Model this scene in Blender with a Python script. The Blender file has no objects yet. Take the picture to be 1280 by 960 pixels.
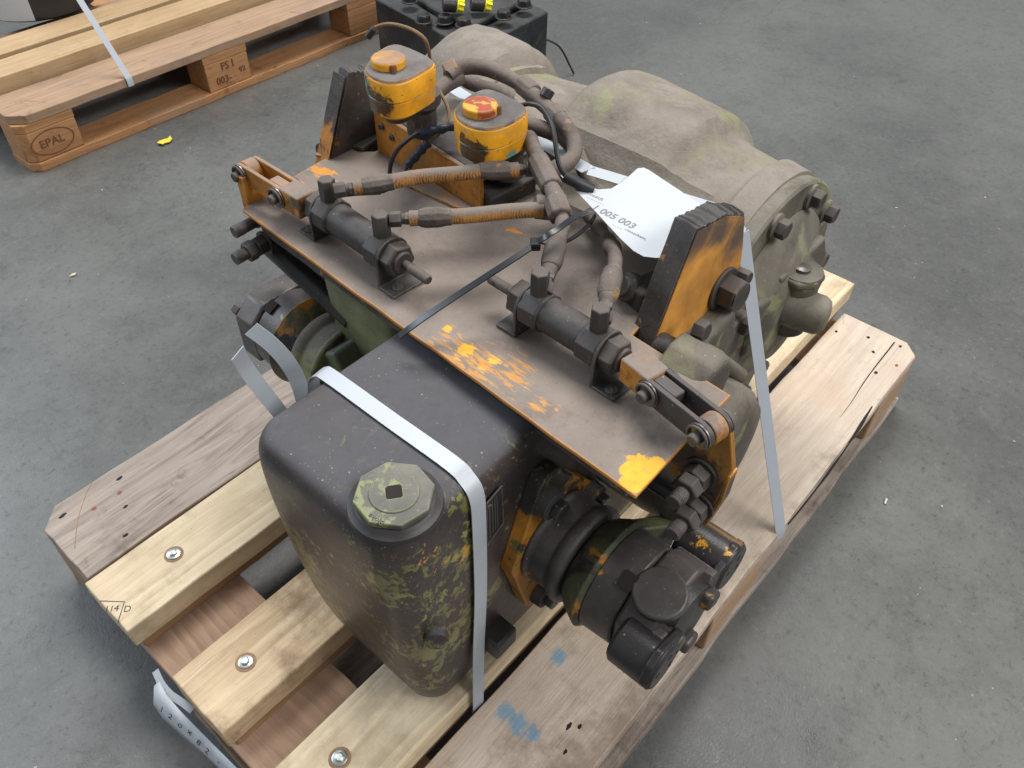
import bpy, bmesh, math, random
from mathutils import Vector, Matrix, Quaternion, noise as mnoise
R = math.radians
V = Vector
S = bpy.context.scene
C = S.collection

# ------------------------------------------------------------------ camera
cd = bpy.data.cameras.new('camera'); cam = bpy.data.objects.new('camera', cd); C.objects.link(cam); S.camera = cam
cam.location = (-0.07089, -0.14749, 1.11241); cam.rotation_euler = (0.778690, -0.012836, -0.849010)
cd.sensor_width = 36; cd.lens = 36*1024.23/1280; cd.clip_start = .02; cd.clip_end = 60
# ------------------------------------------------------------------ light
W = bpy.data.worlds.new('World'); S.world = W; W.use_nodes = True
W.node_tree.nodes['Background'].inputs[0].default_value = (0.90, 0.95, 1.0, 1); W.node_tree.nodes['Background'].inputs[1].default_value = 0.36
def area(name, loc, target, sx, sy, power, col):
    l = bpy.data.lights.new(name, 'AREA'); l.shape = 'RECTANGLE'; l.size = sx; l.size_y = sy; l.energy = power; l.color = col
    o = bpy.data.objects.new(name, l); C.objects.link(o); o.location = loc
    o.rotation_euler = (V(target)-V(loc)).to_track_quat('-Z', 'Y').to_euler(); return o
area('hall_skylight', (2.2, 2.0, 5.2), (.6, .5, .3), 3.0, 1.6, 285, (1, .985, .96))
area('hall_window', (-1.6, 5.2, 3.4), (.4, .5, .3), 3.6, 2.2, 170, (.74, .86, 1))
area('hall_skylight_near', (1.7, -2.9, 3.8), (.6, .0, .1), 3.0, 1.6, 175, (1, .985, .96))
S.view_settings.view_transform = 'Standard'; S.view_settings.look = 'None'; S.view_settings.exposure = 0.0; S.view_settings.gamma = 1
S.render.resolution_x = 1280; S.render.resolution_y = 960

# ------------------------------------------------------------------ materials
class NT:
    def __init__(s, name):
        s.m = bpy.data.materials.new(name); s.m.use_nodes = True; s.t = s.m.node_tree; s.n = s.t.nodes; s.l = s.t.links
        s.b = s.n['Principled BSDF']; s.tc = s.n.new('ShaderNodeTexCoord'); s.geo = None
    def add(s, ty, ins=None, **kw):
        n = s.n.new(ty)
        for k, v in kw.items(): setattr(n, k, v)
        for k, v in (ins or {}).items(): s.set(n.inputs[k], v)
        return n
    def set(s, inp, v):
        if isinstance(v, bpy.types.NodeSocket): s.l.new(v, inp)
        else:
            if isinstance(v, tuple) and len(v) == 3 and inp.type == 'RGBA': v = v+(1,)
            inp.default_value = v
    def coord(s, scale=(1,1,1), loc=(0,0,0), rot=(0,0,0)):
        return s.add('ShaderNodeMapping', {'Vector': s.tc.outputs['Object'], 'Location': loc, 'Rotation': rot, 'Scale': scale}).outputs[0]
    def noise(s, scale, detail=4, rough=.55, dist=0, vec=None, seed=0):
        v = vec if vec is not None else s.coord(loc=(seed*1.37, seed*-2.11, seed*.73))
        return s.add('ShaderNodeTexNoise', {'Vector': v, 'Scale': scale, 'Detail': detail, 'Roughness': rough, 'Distortion': dist}).outputs[0]
    def step(s, f, a, b, lo=0., hi=1.):
        n = s.add('ShaderNodeMapRange', {0: f, 1: a, 2: b, 3: lo, 4: hi}, interpolation_type='SMOOTHSTEP'); return n.outputs[0]
    def math(s, op, a, b=0., c=0.):
        return s.add('ShaderNodeMath', {0: a, 1: b, 2: c}, operation=op).outputs[0]
    def mix(s, f, a, b, mode='MIX'):
        n = s.add('ShaderNodeMix', data_type='RGBA', blend_type=mode)
        s.set(n.inputs[0], f); s.set(n.inputs[6], a); s.set(n.inputs[7], b); return n.outputs[2]
    def dist(s, p):
        return s.add('ShaderNodeVectorMath', {0: s.tc.outputs['Object'], 1: p}, operation='DISTANCE').outputs[1]
    def bump(s, h, strength=.3, d=.001, prev=None):
        n = s.add('ShaderNodeBump', {'Strength': strength, 'Distance': d, 'Height': h})
        if prev is not None: s.l.new(prev, n.inputs['Normal'])
        return n.outputs[0]

def grime(name, base, layers=(), dust=None, rough=.6, metal=0., bumps=.25, edge=None, var=.35, speck=True, fine=260, lump=None, side=None):
    """dirty painted metal: base colour, paint patches, top dust, bare edges"""
    t = NT(name); col = t.mix(t.step(t.noise(14, 5, .6, seed=3), .35, .7), tuple(c*(1-var) for c in base), tuple(min(1, c*(1+var)) for c in base))
    rf = t.add('ShaderNodeValue').outputs[0]; rf.default_value = rough; h = t.noise(fine, 3, .6, seed=5)
    for i, L in enumerate(layers):
        sc, lo, hi = L.get('s', 30), L.get('lo', .58), L.get('hi', .62)
        vec = t.coord(scale=L.get('st', (1,1,1)), loc=(i*3.1+L.get('seed', 0), i*1.7, 0), rot=L.get('rot', (0,0,0)))
        n = t.noise(sc, L.get('det', 7), L.get('r', .62), L.get('d', .4), vec=vec)
        if 'cl' in L: n = t.math('ADD', n, t.math('MULTIPLY', t.math('SUBTRACT', t.noise(L['cl'], 3, .5, seed=i+15), .5), L.get('clg', 1.)))
        if 'loc' in L:
            for q, p in enumerate(L['loc']):
                d = t.math('DIVIDE', t.dist(p[:3]), p[3]); k = t.math('SUBTRACT', L.get('k', .85), d)
                w = k if q == 0 else t.math('MAXIMUM', w, k)
            n = t.math('ADD', n, t.math('MULTIPLY', w, L.get('g', .5)))
        f = t.step(n, lo, hi, 0, L.get('a', 1.))
        c2 = L['c']; c2 = t.mix(t.noise(sc*2.3, 4, .6, seed=i+9), tuple(x*.72 for x in c2), tuple(min(1, x*1.25) for x in c2))
        col = t.mix(f, col, c2); rf = t.mix(f, rf, (L.get('ro', rough-.12),)*3)
    if edge:
        bv = t.add('ShaderNodeBevel', {'Radius': edge.get('r', .0025)}, samples=3)
        g = t.add('ShaderNodeNewGeometry')
        dp = t.add('ShaderNodeVectorMath', {0: bv.outputs[0], 1: g.outputs['Normal']}, operation='DOT_PRODUCT').outputs[1]
        e = t.math('MULTIPLY', t.step(t.math('SUBTRACT', 1.0, dp), .012, .07), t.step(t.noise(edge.get('s', 45), 6, .7, seed=21), edge.get('lo', .44), edge.get('lo', .44)+.07))
        col = t.mix(e, col, edge['c'])
    if side:
        g = t.add('ShaderNodeNewGeometry'); z = t.add('ShaderNodeSeparateXYZ', {0: g.outputs['Normal']}).outputs[2]
        sd = t.math('MULTIPLY', t.step(t.math('ABSOLUTE', z), .75, .3), t.step(t.noise(40, 5, .7, seed=17), .36, .44)); col = t.mix(sd, col, side)
    if dust:
        g = t.add('ShaderNodeNewGeometry'); z = t.add('ShaderNodeSeparateXYZ', {0: g.outputs['Normal']}).outputs[2]
        m = t.math('MULTIPLY', t.step(z, dust.get('z0', .1), dust.get('z1', .85)), t.step(t.noise(dust.get('s', 22), 6, .68, .3, seed=12), dust.get('lo', .25), dust.get('hi', .62), 0, dust.get('a', .85)))
        dc = t.mix(t.noise(60, 5, .7, seed=31), tuple(x*.8 for x in dust['c']), tuple(min(1, x*1.18) for x in dust['c']))
        col = t.mix(m, col, dc); rf = t.mix(m, rf, (.86,)*3)
    if speck:
        vo = t.add('ShaderNodeTexVoronoi', {'Vector': t.coord(), 'Scale': 150., 'Randomness': 1.})
        rs = t.add('ShaderNodeSeparateColor', {0: vo.outputs['Color']}).outputs[0]
        sp = t.math('MULTIPLY', t.step(vo.outputs['Distance'], .16, .08), t.step(rs, .90, .91))
        col = t.mix(t.math('MULTIPLY', sp, .6), col, (.42, .40, .36))
        vo = t.add('ShaderNodeTexVoronoi', {'Vector': t.coord(loc=(3,1,2)), 'Scale': 330., 'Randomness': 1.})
        rs = t.add('ShaderNodeSeparateColor', {0: vo.outputs['Color']}).outputs[0]
        sp = t.math('MULTIPLY', t.step(vo.outputs['Distance'], .25, .12), t.step(rs, .90, .91))
        col = t.mix(t.math('MULTIPLY', sp, .38), col, (.40, .37, .33))
        mt_ = t.noise(110, 6, .8, seed=41); col = t.mix(t.step(mt_, .55, .75, 0, .35), col, t.mix(1., col, (1.5,1.5,1.5), 'MULTIPLY')); col = t.mix(t.step(mt_, .46, .28, 0, .45), col, t.mix(1., col, (.5,.48,.46), 'MULTIPLY'))
    t.set(t.b.inputs['Base Color'], col); t.set(t.b.inputs['Roughness'], rf); t.b.inputs['Metallic'].default_value = metal
    nb = t.bump(t.noise(38 if lump is None else lump, 7, .68, seed=7), bumps*.9, .004)
    t.set(t.b.inputs['Normal'], t.bump(h, bumps, .0006, nb))
    return t.m

OR = (.60, .235, .025); YO = (.80, .42, .02); OL = (.115, .135, .040); DG = (.035, .034, .036); DUST = (.235, .195, .168)
M = {}
M['plate'] = grime('dusty_orange_plate', (.235, .192, .162), [
    dict(c=(.10,.078,.066), s=9, lo=.50, hi=.72, a=.55, r=.78),
    dict(c=(.29,.24,.21), s=150, lo=.55, hi=.8, a=.5, r=.7),
    dict(c=(.62,.27,.035), s=62, lo=.57, hi=.66, r=.72, loc=[(0.3370,0.2690,0.5750)+(.035,), (0.3310,0.2380,0.5750)+(.040,), (0.3400,0.2050,0.5750)+(.035,), (0.3330,0.2860,0.5750)+(.02,), (0.3280,0.1640,0.5750)+(.015,)], g=.22, k=.8, st=(2.2,.55,1), rot=(0,0,R(30)), a=.8),
    dict(c=(.80,.40,.03), s=36, lo=.60, hi=.68, r=.75, loc=[(0.3360,0.2610,0.5750)+(.022,), (0.3430,0.2300,0.5750)+(.024,), (0.3480,0.2960,0.5750)+(.012,)], g=.30, st=(2.2,.6,1), rot=(0,0,R(30))),
    dict(c=(.74,.40,.03), s=60, lo=.62, hi=.70, r=.8, loc=[(0.3260,0.0500,0.5750)+(.028,), (0.3410,0.0430,0.5750)+(.016,), (0.3150,0.0490,0.5750)+(.018,)], g=.75, k=.85),
    dict(c=(.62,.26,.03), s=30, lo=.66, hi=.74, loc=[(0.3380,0.5830,0.5750)+(.025,), (0.4520,0.6200,0.5750)+(.05,), (0.3350,0.1480,0.5750)+(.012,), (0.4240,0.6150,0.5750)+(.03,), (0.5130,0.3570,0.5750)+(.03,)], g=.28, st=(1.9,.7,1)),
    dict(c=(.60,.25,.03), s=44, lo=.735, hi=.76, st=(1.6,.8,1))], rough=.82, bumps=.22, side=(.55,.22,.03), edge=dict(c=(.60,.24,.02), r=.003, lo=.30), var=.10)
M['lever'] = grime('dark_worn_orange_lever', (.085,.055,.035), [dict(c=(.40,.17,.022), s=14, lo=.50, hi=.60, a=.85), dict(c=(.03,.026,.024), s=24, lo=.56, hi=.64)], rough=.5, bumps=.3, edge=dict(c=(.62,.26,.025), lo=.32, r=.003))
M['orange'] = grime('worn_orange_paint', (.40, .16, .020), [
    dict(c=(.060,.045,.036), s=19, lo=.50, hi=.60, r=.72, a=.9), dict(c=(.60,.26,.02), s=19, lo=.60, hi=.70, seed=5), dict(c=(.05,.04,.035), s=70, lo=.68, hi=.72)], dust=dict(c=DUST, lo=.2, hi=.6), rough=.62, edge=dict(c=(.62,.27,.03), lo=.42))
M['can'] = grime('chipped_yellow_orange_enamel', (.70, .315, .012), [
    dict(c=(.03,.025,.02), s=85, lo=.64, hi=.68), dict(c=(.10,.26,.21), s=42, lo=.60, hi=.66, r=.75, loc=[(0.4760,0.4040,0.6900)+(.026,), (0.5250,0.3690,0.6600)+(.014,), (0.4930,0.4040,0.6600)+(.012,), (0.4710,0.5340,0.7100)+(.030,)], g=.33),
    dict(c=(.035,.028,.022), s=30, lo=.60, hi=.66, a=.93, r=.75, loc=[(0.4870,0.3970,0.6700)+(.030,), (0.4800,0.5170,0.6900)+(.042,)], g=.5),
    dict(c=(.40,.15,.02), s=16, lo=.52, hi=.72, a=.6), dict(c=(.03,.02,.02), s=120, lo=.69, hi=.72)], rough=.40, bumps=.12, edge=dict(c=(.10,.25,.21), r=.0018, lo=.5), speck=False)
M['lid'] = grime('grey_dust_on_orange_lid', (.130, .116, .112), [dict(c=(.72,.33,.02), s=20, lo=.665, hi=.69)], rough=.8, edge=dict(c=(.66,.30,.03), r=.003, lo=.42), bumps=.12)
M['redcap'] = grime('faded_red_over_orange_cap', (.42, .075, .035), [dict(c=(.72,.34,.03), s=60, lo=.50, hi=.56, st=(1,.6,1)), dict(c=(.32,.17,.14), s=30, lo=.55, hi=.7)], rough=.6, speck=False, edge=dict(c=(.75,.36,.03), r=.003, lo=.36))
M['orcap'] = grime('dusty_orange_cap', (.74,.33,.02), [dict(c=(.50,.06,.03), s=30, lo=.62, hi=.66)], rough=.5, speck=False, dust=dict(c=(.25,.17,.13), lo=.2, hi=.55, a=.85, z0=.5), edge=dict(c=(.80,.38,.02), r=.003, lo=.3))
M['tank'] = grime('dark_tank_paint', (.050, .038, .037), [
    dict(c=(.090,.072,.058), s=9, lo=.45, hi=.70, a=.5),
    dict(c=(.160,.158,.052), s=95, lo=.585, hi=.64, r=.74, det=10, cl=15, clg=.6, loc=[(0.1940,0.1570,0.4570)+(.11,), (.15,.34,.33,.15), (0.1950,0.1600,0.3310)+(.10,)], g=.15, st=(1,1,.8)),
    dict(c=(.115,.100,.055), s=30, lo=.54, hi=.66, r=.8, det=9, cl=7, clg=.5, a=.7, loc=[(.15,.36,.30,.18)], g=.25, st=(1,1,.5)),
    dict(c=(.25,.26,.07), s=70, lo=.62, hi=.66, r=.72, cl=16, clg=.6, loc=[(0.2010,0.1570,0.4880)+(.10,), (0.2140,0.1570,0.5350)+(.05,)], g=.08),
    dict(c=(.50,.25,.03), s=80, lo=.66, hi=.69, cl=20, clg=.4, loc=[(0.2010,0.1570,0.4880)+(.06,), (0.2980,0.1570,0.4990)+(.04,)], g=.10),
    dict(c=(.16,.14,.13), s=200, lo=.66, hi=.74, a=.5)],
    dust=dict(c=(.082,.080,.088), s=9, z0=.45, z1=.95, lo=.15, hi=.5, a=.92), rough=.42, bumps=.28, var=.25, lump=30)
M['cap'] = grime('olive_filler_cap_paint', (.135, .128, .105), [dict(c=(.195,.205,.082), s=32, lo=.50, hi=.56, r=.70), dict(c=(.09,.085,.08), s=90, lo=.6, hi=.7, a=.5)], rough=.62, edge=dict(c=(.32,.34,.14), r=.0012, lo=.42), bumps=.1)
M['tankdark'] = grime('dark_grey_worn_paint', (.052, .046, .045), rough=.5, bumps=.15)
M['housing'] = grime('dusty_gearbox_casting', (.200, .168, .138), [
    dict(c=(.26,.225,.188), s=11, lo=.45, hi=.62, a=.8, r=.72), dict(c=(.235,.235,.115), s=16, lo=.52, hi=.66, a=.75, r=.72, cl=4, clg=.5, loc=[(.86,.40,.56,.22), (.80,.25,.58,.16)], g=.10),
    dict(c=(.10,.08,.065), s=13, lo=.56, hi=.76, a=.7, seed=4, r=.75, loc=[(0.7740,0.5730,0.6000)+(.08,), (0.7600,0.3940,0.5800)+(.06,)], g=.14), dict(c=(.28,.30,.12), s=40, lo=.64, hi=.70, a=.7, r=.7, loc=[(.80,.24,.58,.10)], g=.10),
    dict(c=(.035,.03,.028), s=60, lo=.70, hi=.72), dict(c=(.30,.17,.12), s=18, lo=.62, hi=.76, a=.45, seed=8, r=.7)],
    rough=.85, bumps=.7, var=.16, fine=420, lump=60, dust=dict(c=(.255,.220,.190), s=9, lo=.40, hi=.62, a=.6))
M['cast'] = grime('grimy_green_brown_casting', (.090, .075, .057), [
    dict(c=(.19,.20,.075), s=15, lo=.53, hi=.62), dict(c=(.11,.033,.02), s=22, lo=.66, hi=.72), dict(c=(.03,.026,.025), s=10, lo=.57, hi=.68, a=.9, seed=3)],
    dust=dict(c=(.190,.167,.138), s=16, lo=.25, hi=.6, a=.8, z0=.15), rough=.55, bumps=.4)
M['endcast'] = grime('dusty_olive_end_casting', (.125,.108,.080), [dict(c=(.035,.030,.026), s=9, lo=.56, hi=.66, a=.8, seed=11), 
    dict(c=(.23,.235,.115), s=12, lo=.52, hi=.64, a=.85), dict(c=(.14,.045,.028), s=26, lo=.68, hi=.74, a=.8), dict(c=(.06,.052,.045), s=14, lo=.58, hi=.72, a=.8, seed=3)],
    dust=dict(c=(.225,.198,.165), s=16, lo=.3, hi=.6, a=.75, z0=.15), rough=.7, bumps=.45)
M['greenbox'] = grime('olive_green_paint', (.155, .172, .082), [dict(c=(.035,.032,.028), s=14, lo=.60, hi=.67), dict(c=(.10,.04,.03), s=40, lo=.68, hi=.72)], dust=dict(c=(.10,.10,.105)), rough=.5, bumps=.2)
M['steel'] = grime('dusty_dark_steel', (.050, .044, .042), [dict(c=(.55,.25,.03), s=34, lo=.70, hi=.72)], dust=dict(c=(.110,.097,.090), lo=.3, hi=.65, a=.7), rough=.5, metal=.15, bumps=.25, edge=dict(c=(.20,.18,.17), r=.0015, lo=.40))
M['bolt'] = grime('brown_grey_bolt', (.058, .049, .044), dust=dict(c=(.145,.124,.112), lo=.2, hi=.55, a=.7), rough=.5, metal=.2, bumps=.25, edge=dict(c=(.24,.21,.19), r=.001, lo=.42), speck=False)
M['neck'] = grime('dark_oily_bearing_neck', (.052, .045, .043), [dict(c=(.14,.145,.05), s=16, lo=.60, hi=.68), dict(c=(.30,.13,.02), s=24, lo=.63, hi=.70)], dust=dict(c=(.12,.105,.098), z0=.3, lo=.3, hi=.6, a=.6), rough=.42, bumps=.3, edge=dict(c=(.20,.18,.16), r=.0015, lo=.42))
M['black'] = grime('oily_black_steel', (.028, .025, .025), [dict(c=(.62,.29,.02), s=34, lo=.60, hi=.63, r=.7, loc=[(0.4140,0.0110,0.4200)+(.022,), (0.4150,-0.0150,0.4200)+(.014,), (0.4280,0.0050,0.4200)+(.02,)], g=.22), dict(c=(.10,.075,.055), s=13, lo=.55, hi=.75, a=.5)], rough=.38, bumps=.25, edge=dict(c=(.10,.09,.085), r=.0015, lo=.42))
M['yoke'] = grime('worn_grey_coupling', (.085, .073, .068), [dict(c=(.72,.36,.02), s=40, lo=.58, hi=.62, r=.7, loc=[(0.2780,0.0000,0.4200)+(.012,)], g=.3), dict(c=(.55,.26,.03), s=26, lo=.56, hi=.60, r=.7, loc=[(0.3770,0.6710,0.4300)+(.035,)], g=.3), dict(c=(.50,.24,.03), s=17, lo=.655, hi=.685), dict(c=(.14,.14,.06), s=22, lo=.66, hi=.70, seed=6), dict(c=(.25,.10,.03), s=30, lo=.68, hi=.75, seed=2)], rough=.44, metal=.2, bumps=.2, edge=dict(c=(.20,.18,.17), r=.0015, lo=.42))
M['camo'] = grime('olive_orange_black_coupling', (.065, .070, .035), [dict(c=(.38,.16,.02), s=13, lo=.56, hi=.62), dict(c=(.025,.02,.02), s=12, lo=.52, hi=.58, seed=7)], rough=.48, bumps=.3)
M['lug'] = grime('orange_olive_lug', (.42, .175, .02), [dict(c=(.05,.042,.036), s=12, lo=.5, hi=.6, loc=[(.33,.15,.49,.07),(.39,.15,.38,.05)], g=.6), dict(c=(.04,.034,.028), s=18, lo=.53, hi=.58), dict(c=(.14,.15,.05), s=20, lo=.58, hi=.62, seed=4)], rough=.5, bumps=.3)
M['bracket_dark'] = grime('torch_cut_dark_steel', (.060, .047, .040), [dict(c=(.40,.165,.02), s=40, lo=.62, hi=.66, r=.72), dict(c=(.02,.018,.018), s=20, lo=.5, hi=.6, a=.7)], rough=.7, bumps=.35, dust=dict(c=(.085,.080,.078), lo=.2, hi=.6, a=.8), edge=dict(c=(.13,.115,.10), r=.002, lo=.42), lump=60)
M['bracket_left'] = grime('sooty_orange_bracket_edge', (.40,.16,.022), [dict(c=(.050,.040,.034), s=20, lo=.55, hi=.68, loc=[(.515,.64,.68,.08)], g=.8, k=1.), dict(c=(.045,.036,.03), s=24, lo=.52, hi=.6)], rough=.7, bumps=.5)
M['bracket_or'] = grime('orange_bracket_paint', (.56, .25, .040), [
    dict(c=(.52,.22,.04), s=14, lo=.42, hi=.70, a=.7),
    dict(c=(.085,.060,.050), s=10, lo=.60, hi=1.0, a=.95, r=.7, loc=[(0.5190,0.1340,0.6760)+(.045,), (0.6100,0.1340,0.6290)+(.055,), (0.5630,0.1340,0.6520)+(.045,)], g=.62, k=1.0), dict(c=(.09,.06,.045), s=90, lo=.70, hi=.74)], rough=.66, bumps=.2, edge=dict(c=(.05,.04,.035), r=.002, lo=.4))
M['hose'] = grime('dusty_rubber_hose', (.095, .072, .060), [dict(c=(.035,.030,.028), s=40, lo=.54, hi=.66, a=.7, seed=3), dict(c=(.42,.20,.05), s=26, lo=.625, hi=.68)], dust=dict(c=(.195,.163,.140), lo=.2, hi=.6, a=.75, z0=.0), rough=.82, bumps=.6, fine=500)
def hose_braid():
    t = NT('orange_dusty_braided_hose')
    w = t.add('ShaderNodeTexWave', {'Vector': t.coord(rot=(0,0,R(-18))), 'Scale': 120., 'Distortion': 5., 'Detail': 2., 'Detail Scale': 2.}, wave_type='BANDS', bands_direction='Y').outputs['Fac']
    g = t.add('ShaderNodeNewGeometry'); z = t.add('ShaderNodeSeparateXYZ', {0: g.outputs['Normal']}).outputs[2]
    col = t.mix(t.step(t.noise(30, 5, .6), .4, .62), (.30,.135,.035), (.46,.21,.05))
    col = t.mix(t.math('MULTIPLY', t.math('MULTIPLY', t.step(w, .6, .25), t.step(t.noise(50, 4, .7, seed=6), .42, .6)), .75), col, (.05,.035,.028))
    col = t.mix(t.math('MULTIPLY', t.step(z, .25, .8), t.step(t.noise(22, 6, .7, seed=4), .22, .5)), col, (.185,.152,.128))
    t.set(t.b.inputs['Base Color'], col); t.b.inputs['Roughness'].default_value = .8
    t.set(t.b.inputs['Normal'], t.bump(w, .3, .0008, t.bump(t.noise(300, 3), .4, .0006))); return t.m
M['braid'] = hose_braid()
M['clevis'] = grime('dusty_orange_clevis', (.46,.19,.025), [dict(c=(.06,.045,.036), s=22, lo=.50, hi=.60, a=.9)], dust=dict(c=(.215,.178,.155), lo=.1, hi=.4, a=.95), rough=.6, edge=dict(c=(.25,.21,.18), r=.002, lo=.4))
def plain(name, c, rough=.5, metal=0., bumps=.0, sc=200, var=0.):
    t = NT(name)
    col = t.mix(t.noise(40, 4), tuple(x*(1-var) for x in c), tuple(min(1, x*(1+var)) for x in c))
    t.set(t.b.inputs['Base Color'], col); t.b.inputs['Roughness'].default_value = rough; t.b.inputs['Metallic'].default_value = metal
    if bumps: t.set(t.b.inputs['Normal'], t.bump(t.noise(sc, 3), bumps, .0008))
    return t.m
M['cable'] = plain('black_cable_rubber', (.022,.022,.026), .5, bumps=.3, var=.3)
M['cable_tan'] = plain('tan_cable_sheath', (.20,.125,.06), .6, bumps=.3, var=.3)
M['tape'] = plain('blue_black_tape', (.022,.030,.055), .55, bumps=.7, sc=120, var=.5)
M['strap'] = plain('white_polyester_strap', (.43,.465,.505), .42, bumps=.12, sc=500, var=.05)
M['paper'] = plain('white_paper_tag', (.50,.53,.565), .5, var=.03)
M['ink'] = plain('grey_print', (.20,.21,.23), .6)
M['ink_dim'] = plain('dull_engraving', (.10,.095,.095), .6, var=.4)
M['ink_dark'] = plain('black_print', (.03,.03,.035), .6)
M['burn'] = plain('burnt_stamp', (.16,.065,.028), .8, var=.5)
M['ziptie'] = plain('black_nylon_tie', (.012,.013,.016), .28)
M['zinc'] = plain('zinc_plated_screw', (.50,.52,.50), .36, 1., bumps=.2, var=.15)
M['brightpin'] = plain('worn_bright_steel', (.17,.155,.145), .38, .7, bumps=.2, var=.2)
M['hole'] = plain('rusty_nail_hole', (.018,.011,.009), .9, var=.4)
M['rednail'] = plain('reddish_nail_head', (.25,.075,.06), .8, var=.3)
M['yellow'] = plain('yellow_plastic', (.80,.72,.02), .35)
M['chip'] = plain('yellow_chip', (.75,.60,.05), .7, var=.2)
M['crumb'] = plain('pale_wood_crumb', (.55,.48,.36), .8, var=.3)
M['blackpaint'] = grime('glossy_blackened_casting', (.014, .016, .019), [dict(c=(.06,.06,.055), s=10, lo=.5, hi=.7, a=.8)], dust=dict(c=(.058,.058,.058), lo=.2, hi=.6, a=.8), rough=.38, bumps=.4)
M['drum'] = plain('black_drum_paint', (.016,.018,.022), .3, bumps=.1, sc=30, var=.4)
M['brass'] = grime('tarnished_brass_fitting', (.30, .17, .07), dust=dict(c=DUST, a=.6), rough=.5, metal=.4)
M['label_plate'] = grime('dark_nameplate', (.035, .033, .033), rough=.4, bumps=.05, speck=False)

def wood(name, light, dark, axis=0, stain=None, fresh=0., ring=26, seed=0, red=None, bl=None, dirt=.5, rc=.30, blot_a=.45, gr=.35):
    t = NT(name); st = (.045, 1, 1) if axis == 0 else (1, .045, 1)
    oi = t.add('ShaderNodeObjectInfo').outputs['Random']; off = t.math('MULTIPLY', oi, 7.0)
    cmb = t.add('ShaderNodeCombineXYZ', {0: off, 1: off, 2: off}).outputs[0]
    base = t.add('ShaderNodeVectorMath', {0: t.coord(loc=(seed*1.3, seed*.7, seed*2.1)), 1: cmb}).outputs[0]
    wob = t.add('ShaderNodeTexNoise', {'Vector': base, 'Scale': 3.5, 'Detail': 2.}).outputs['Color']
    wb = t.add('ShaderNodeVectorMath', {0: base, 1: t.add('ShaderNodeVectorMath', {0: wob, 1: (.02,.02,.02)}, operation='MULTIPLY').outputs[0]}).outputs[0]
    add = t.add('ShaderNodeMapping', {'Vector': wb, 'Scale': st}).outputs[0]
    warp = t.noise(6.5, 2, .5, vec=add)
    g1 = t.add('ShaderNodeTexNoise', {'Vector': add, 'Scale': 75., 'Detail': 7., 'Roughness': .7, 'Distortion': .3}).outputs[0]
    rings = t.math('FRACT', t.math('MULTIPLY', warp, ring)); rings = t.math('MULTIPLY', t.step(rings, 0, .8), t.step(rings, 1.0, .86))
    fine = t.add('ShaderNodeTexNoise', {'Vector': add, 'Scale': 420., 'Detail': 4., 'Roughness': .7}).outputs[0]
    rm = t.math('MULTIPLY', rings, t.step(t.noise(9, 3, .6, vec=base), .35, .65, .3, 1.))
    f = t.math('ADD', t.math('MULTIPLY', rm, rc), t.math('MULTIPLY', t.step(g1, .3, .7), .45)); f = t.math('ADD', f, t.math('MULTIPLY', t.math('SUBTRACT', fine, .5), .6))
    col = t.mix(f, light, dark); gs = t.add('ShaderNodeTexNoise', {'Vector': add, 'Scale': 190., 'Detail': 5., 'Roughness': .75}).outputs[0]
    col = t.mix(t.step(gs, .56, .72, 0, gr), col, tuple(x*.45 for x in dark))
    pv = t.noise(7, 6, .65, seed=seed+22); col = t.mix(t.step(pv, .45, .25, 0, .35), col, tuple(min(1, x*1.25) for x in light))
    big = t.noise(5, 6, .68, seed=seed+2)
    if stain: col = t.mix(t.step(big, .50, .66, 0, dirt), col, stain)
    blot = t.noise(15, 7, .75, .5, seed=seed+5); col = t.mix(t.step(blot, .56, .74, 0, blot_a), col, tuple(x*.42 for x in dark))
    if red: col = t.mix(t.step(t.noise(7, 4, .6, seed=seed+8), .5, .7, 0, .5), col, red)
    vo = t.add('ShaderNodeTexVoronoi', {'Vector': t.mix(.035, t.add('ShaderNodeMapping', {'Vector': base, 'Scale': (.6,1,1) if axis == 0 else (1,.6,1)}).outputs[0], t.add('ShaderNodeTexNoise', {'Vector': base, 'Scale': 30.}).outputs['Color']), 'Scale': 6.5})
    rs = t.add('ShaderNodeSeparateColor', {0: vo.outputs['Color']}).outputs[0]
    pk = t.step(rs, .80, .82); kr = t.math('MULTIPLY', t.step(vo.outputs['Distance'], .15, .05), pk); kn = t.math('MULTIPLY', t.step(vo.outputs['Distance'], .06, .045), pk)
    col = t.mix(t.math('MULTIPLY', kr, .45), col, tuple(x*.62 for x in dark)); col = t.mix(t.math('MULTIPLY', kn, .7), col, (.13,.065,.03))
    sp = t.step(t.noise(140, 4, .75, seed=seed+11), .66, .73, 0, .6); col = t.mix(sp, col, (.07,.05,.04))
    if bl:
        for p in bl: col = t.mix(t.step(t.math('ADD', t.math('DIVIDE', t.dist(p[:3]), p[3]), t.math('MULTIPLY', t.noise(60, 6, .75, seed=3), 2.2)), 1.95, 1.35, 0, .65), col, (.08,.30,.50))
    t.set(t.b.inputs['Base Color'], col); t.b.inputs['Roughness'].default_value = .74
    hh = t.math('ADD', g1, t.math('MULTIPLY', fine, .8)); t.set(t.b.inputs['Normal'], t.bump(hh, .6, .0016)); return t.m
M['w_old'] = wood('weathered_grey_pallet_board', (.42,.350,.295), (.155,.115,.090), stain=(.095,.062,.045), ring=38, dirt=.8, seed=1, blot_a=.6, gr=.75)
M['w_old_r'] = wood('weathered_pinkish_pallet_board', (.64,.545,.450), (.40,.305,.230), stain=(.27,.200,.150), ring=20, dirt=.85, seed=4, red=(.52,.38,.28), rc=.22, gr=.4, bl=[(0.2380,0.0960,0.1440)+(.020,), (0.2380,0.1180,0.1440)+(.016,), (0.2380,0.0780,0.1440)+(.014,), (0.3340,0.1130,0.1440)+(.018,)])
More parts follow.
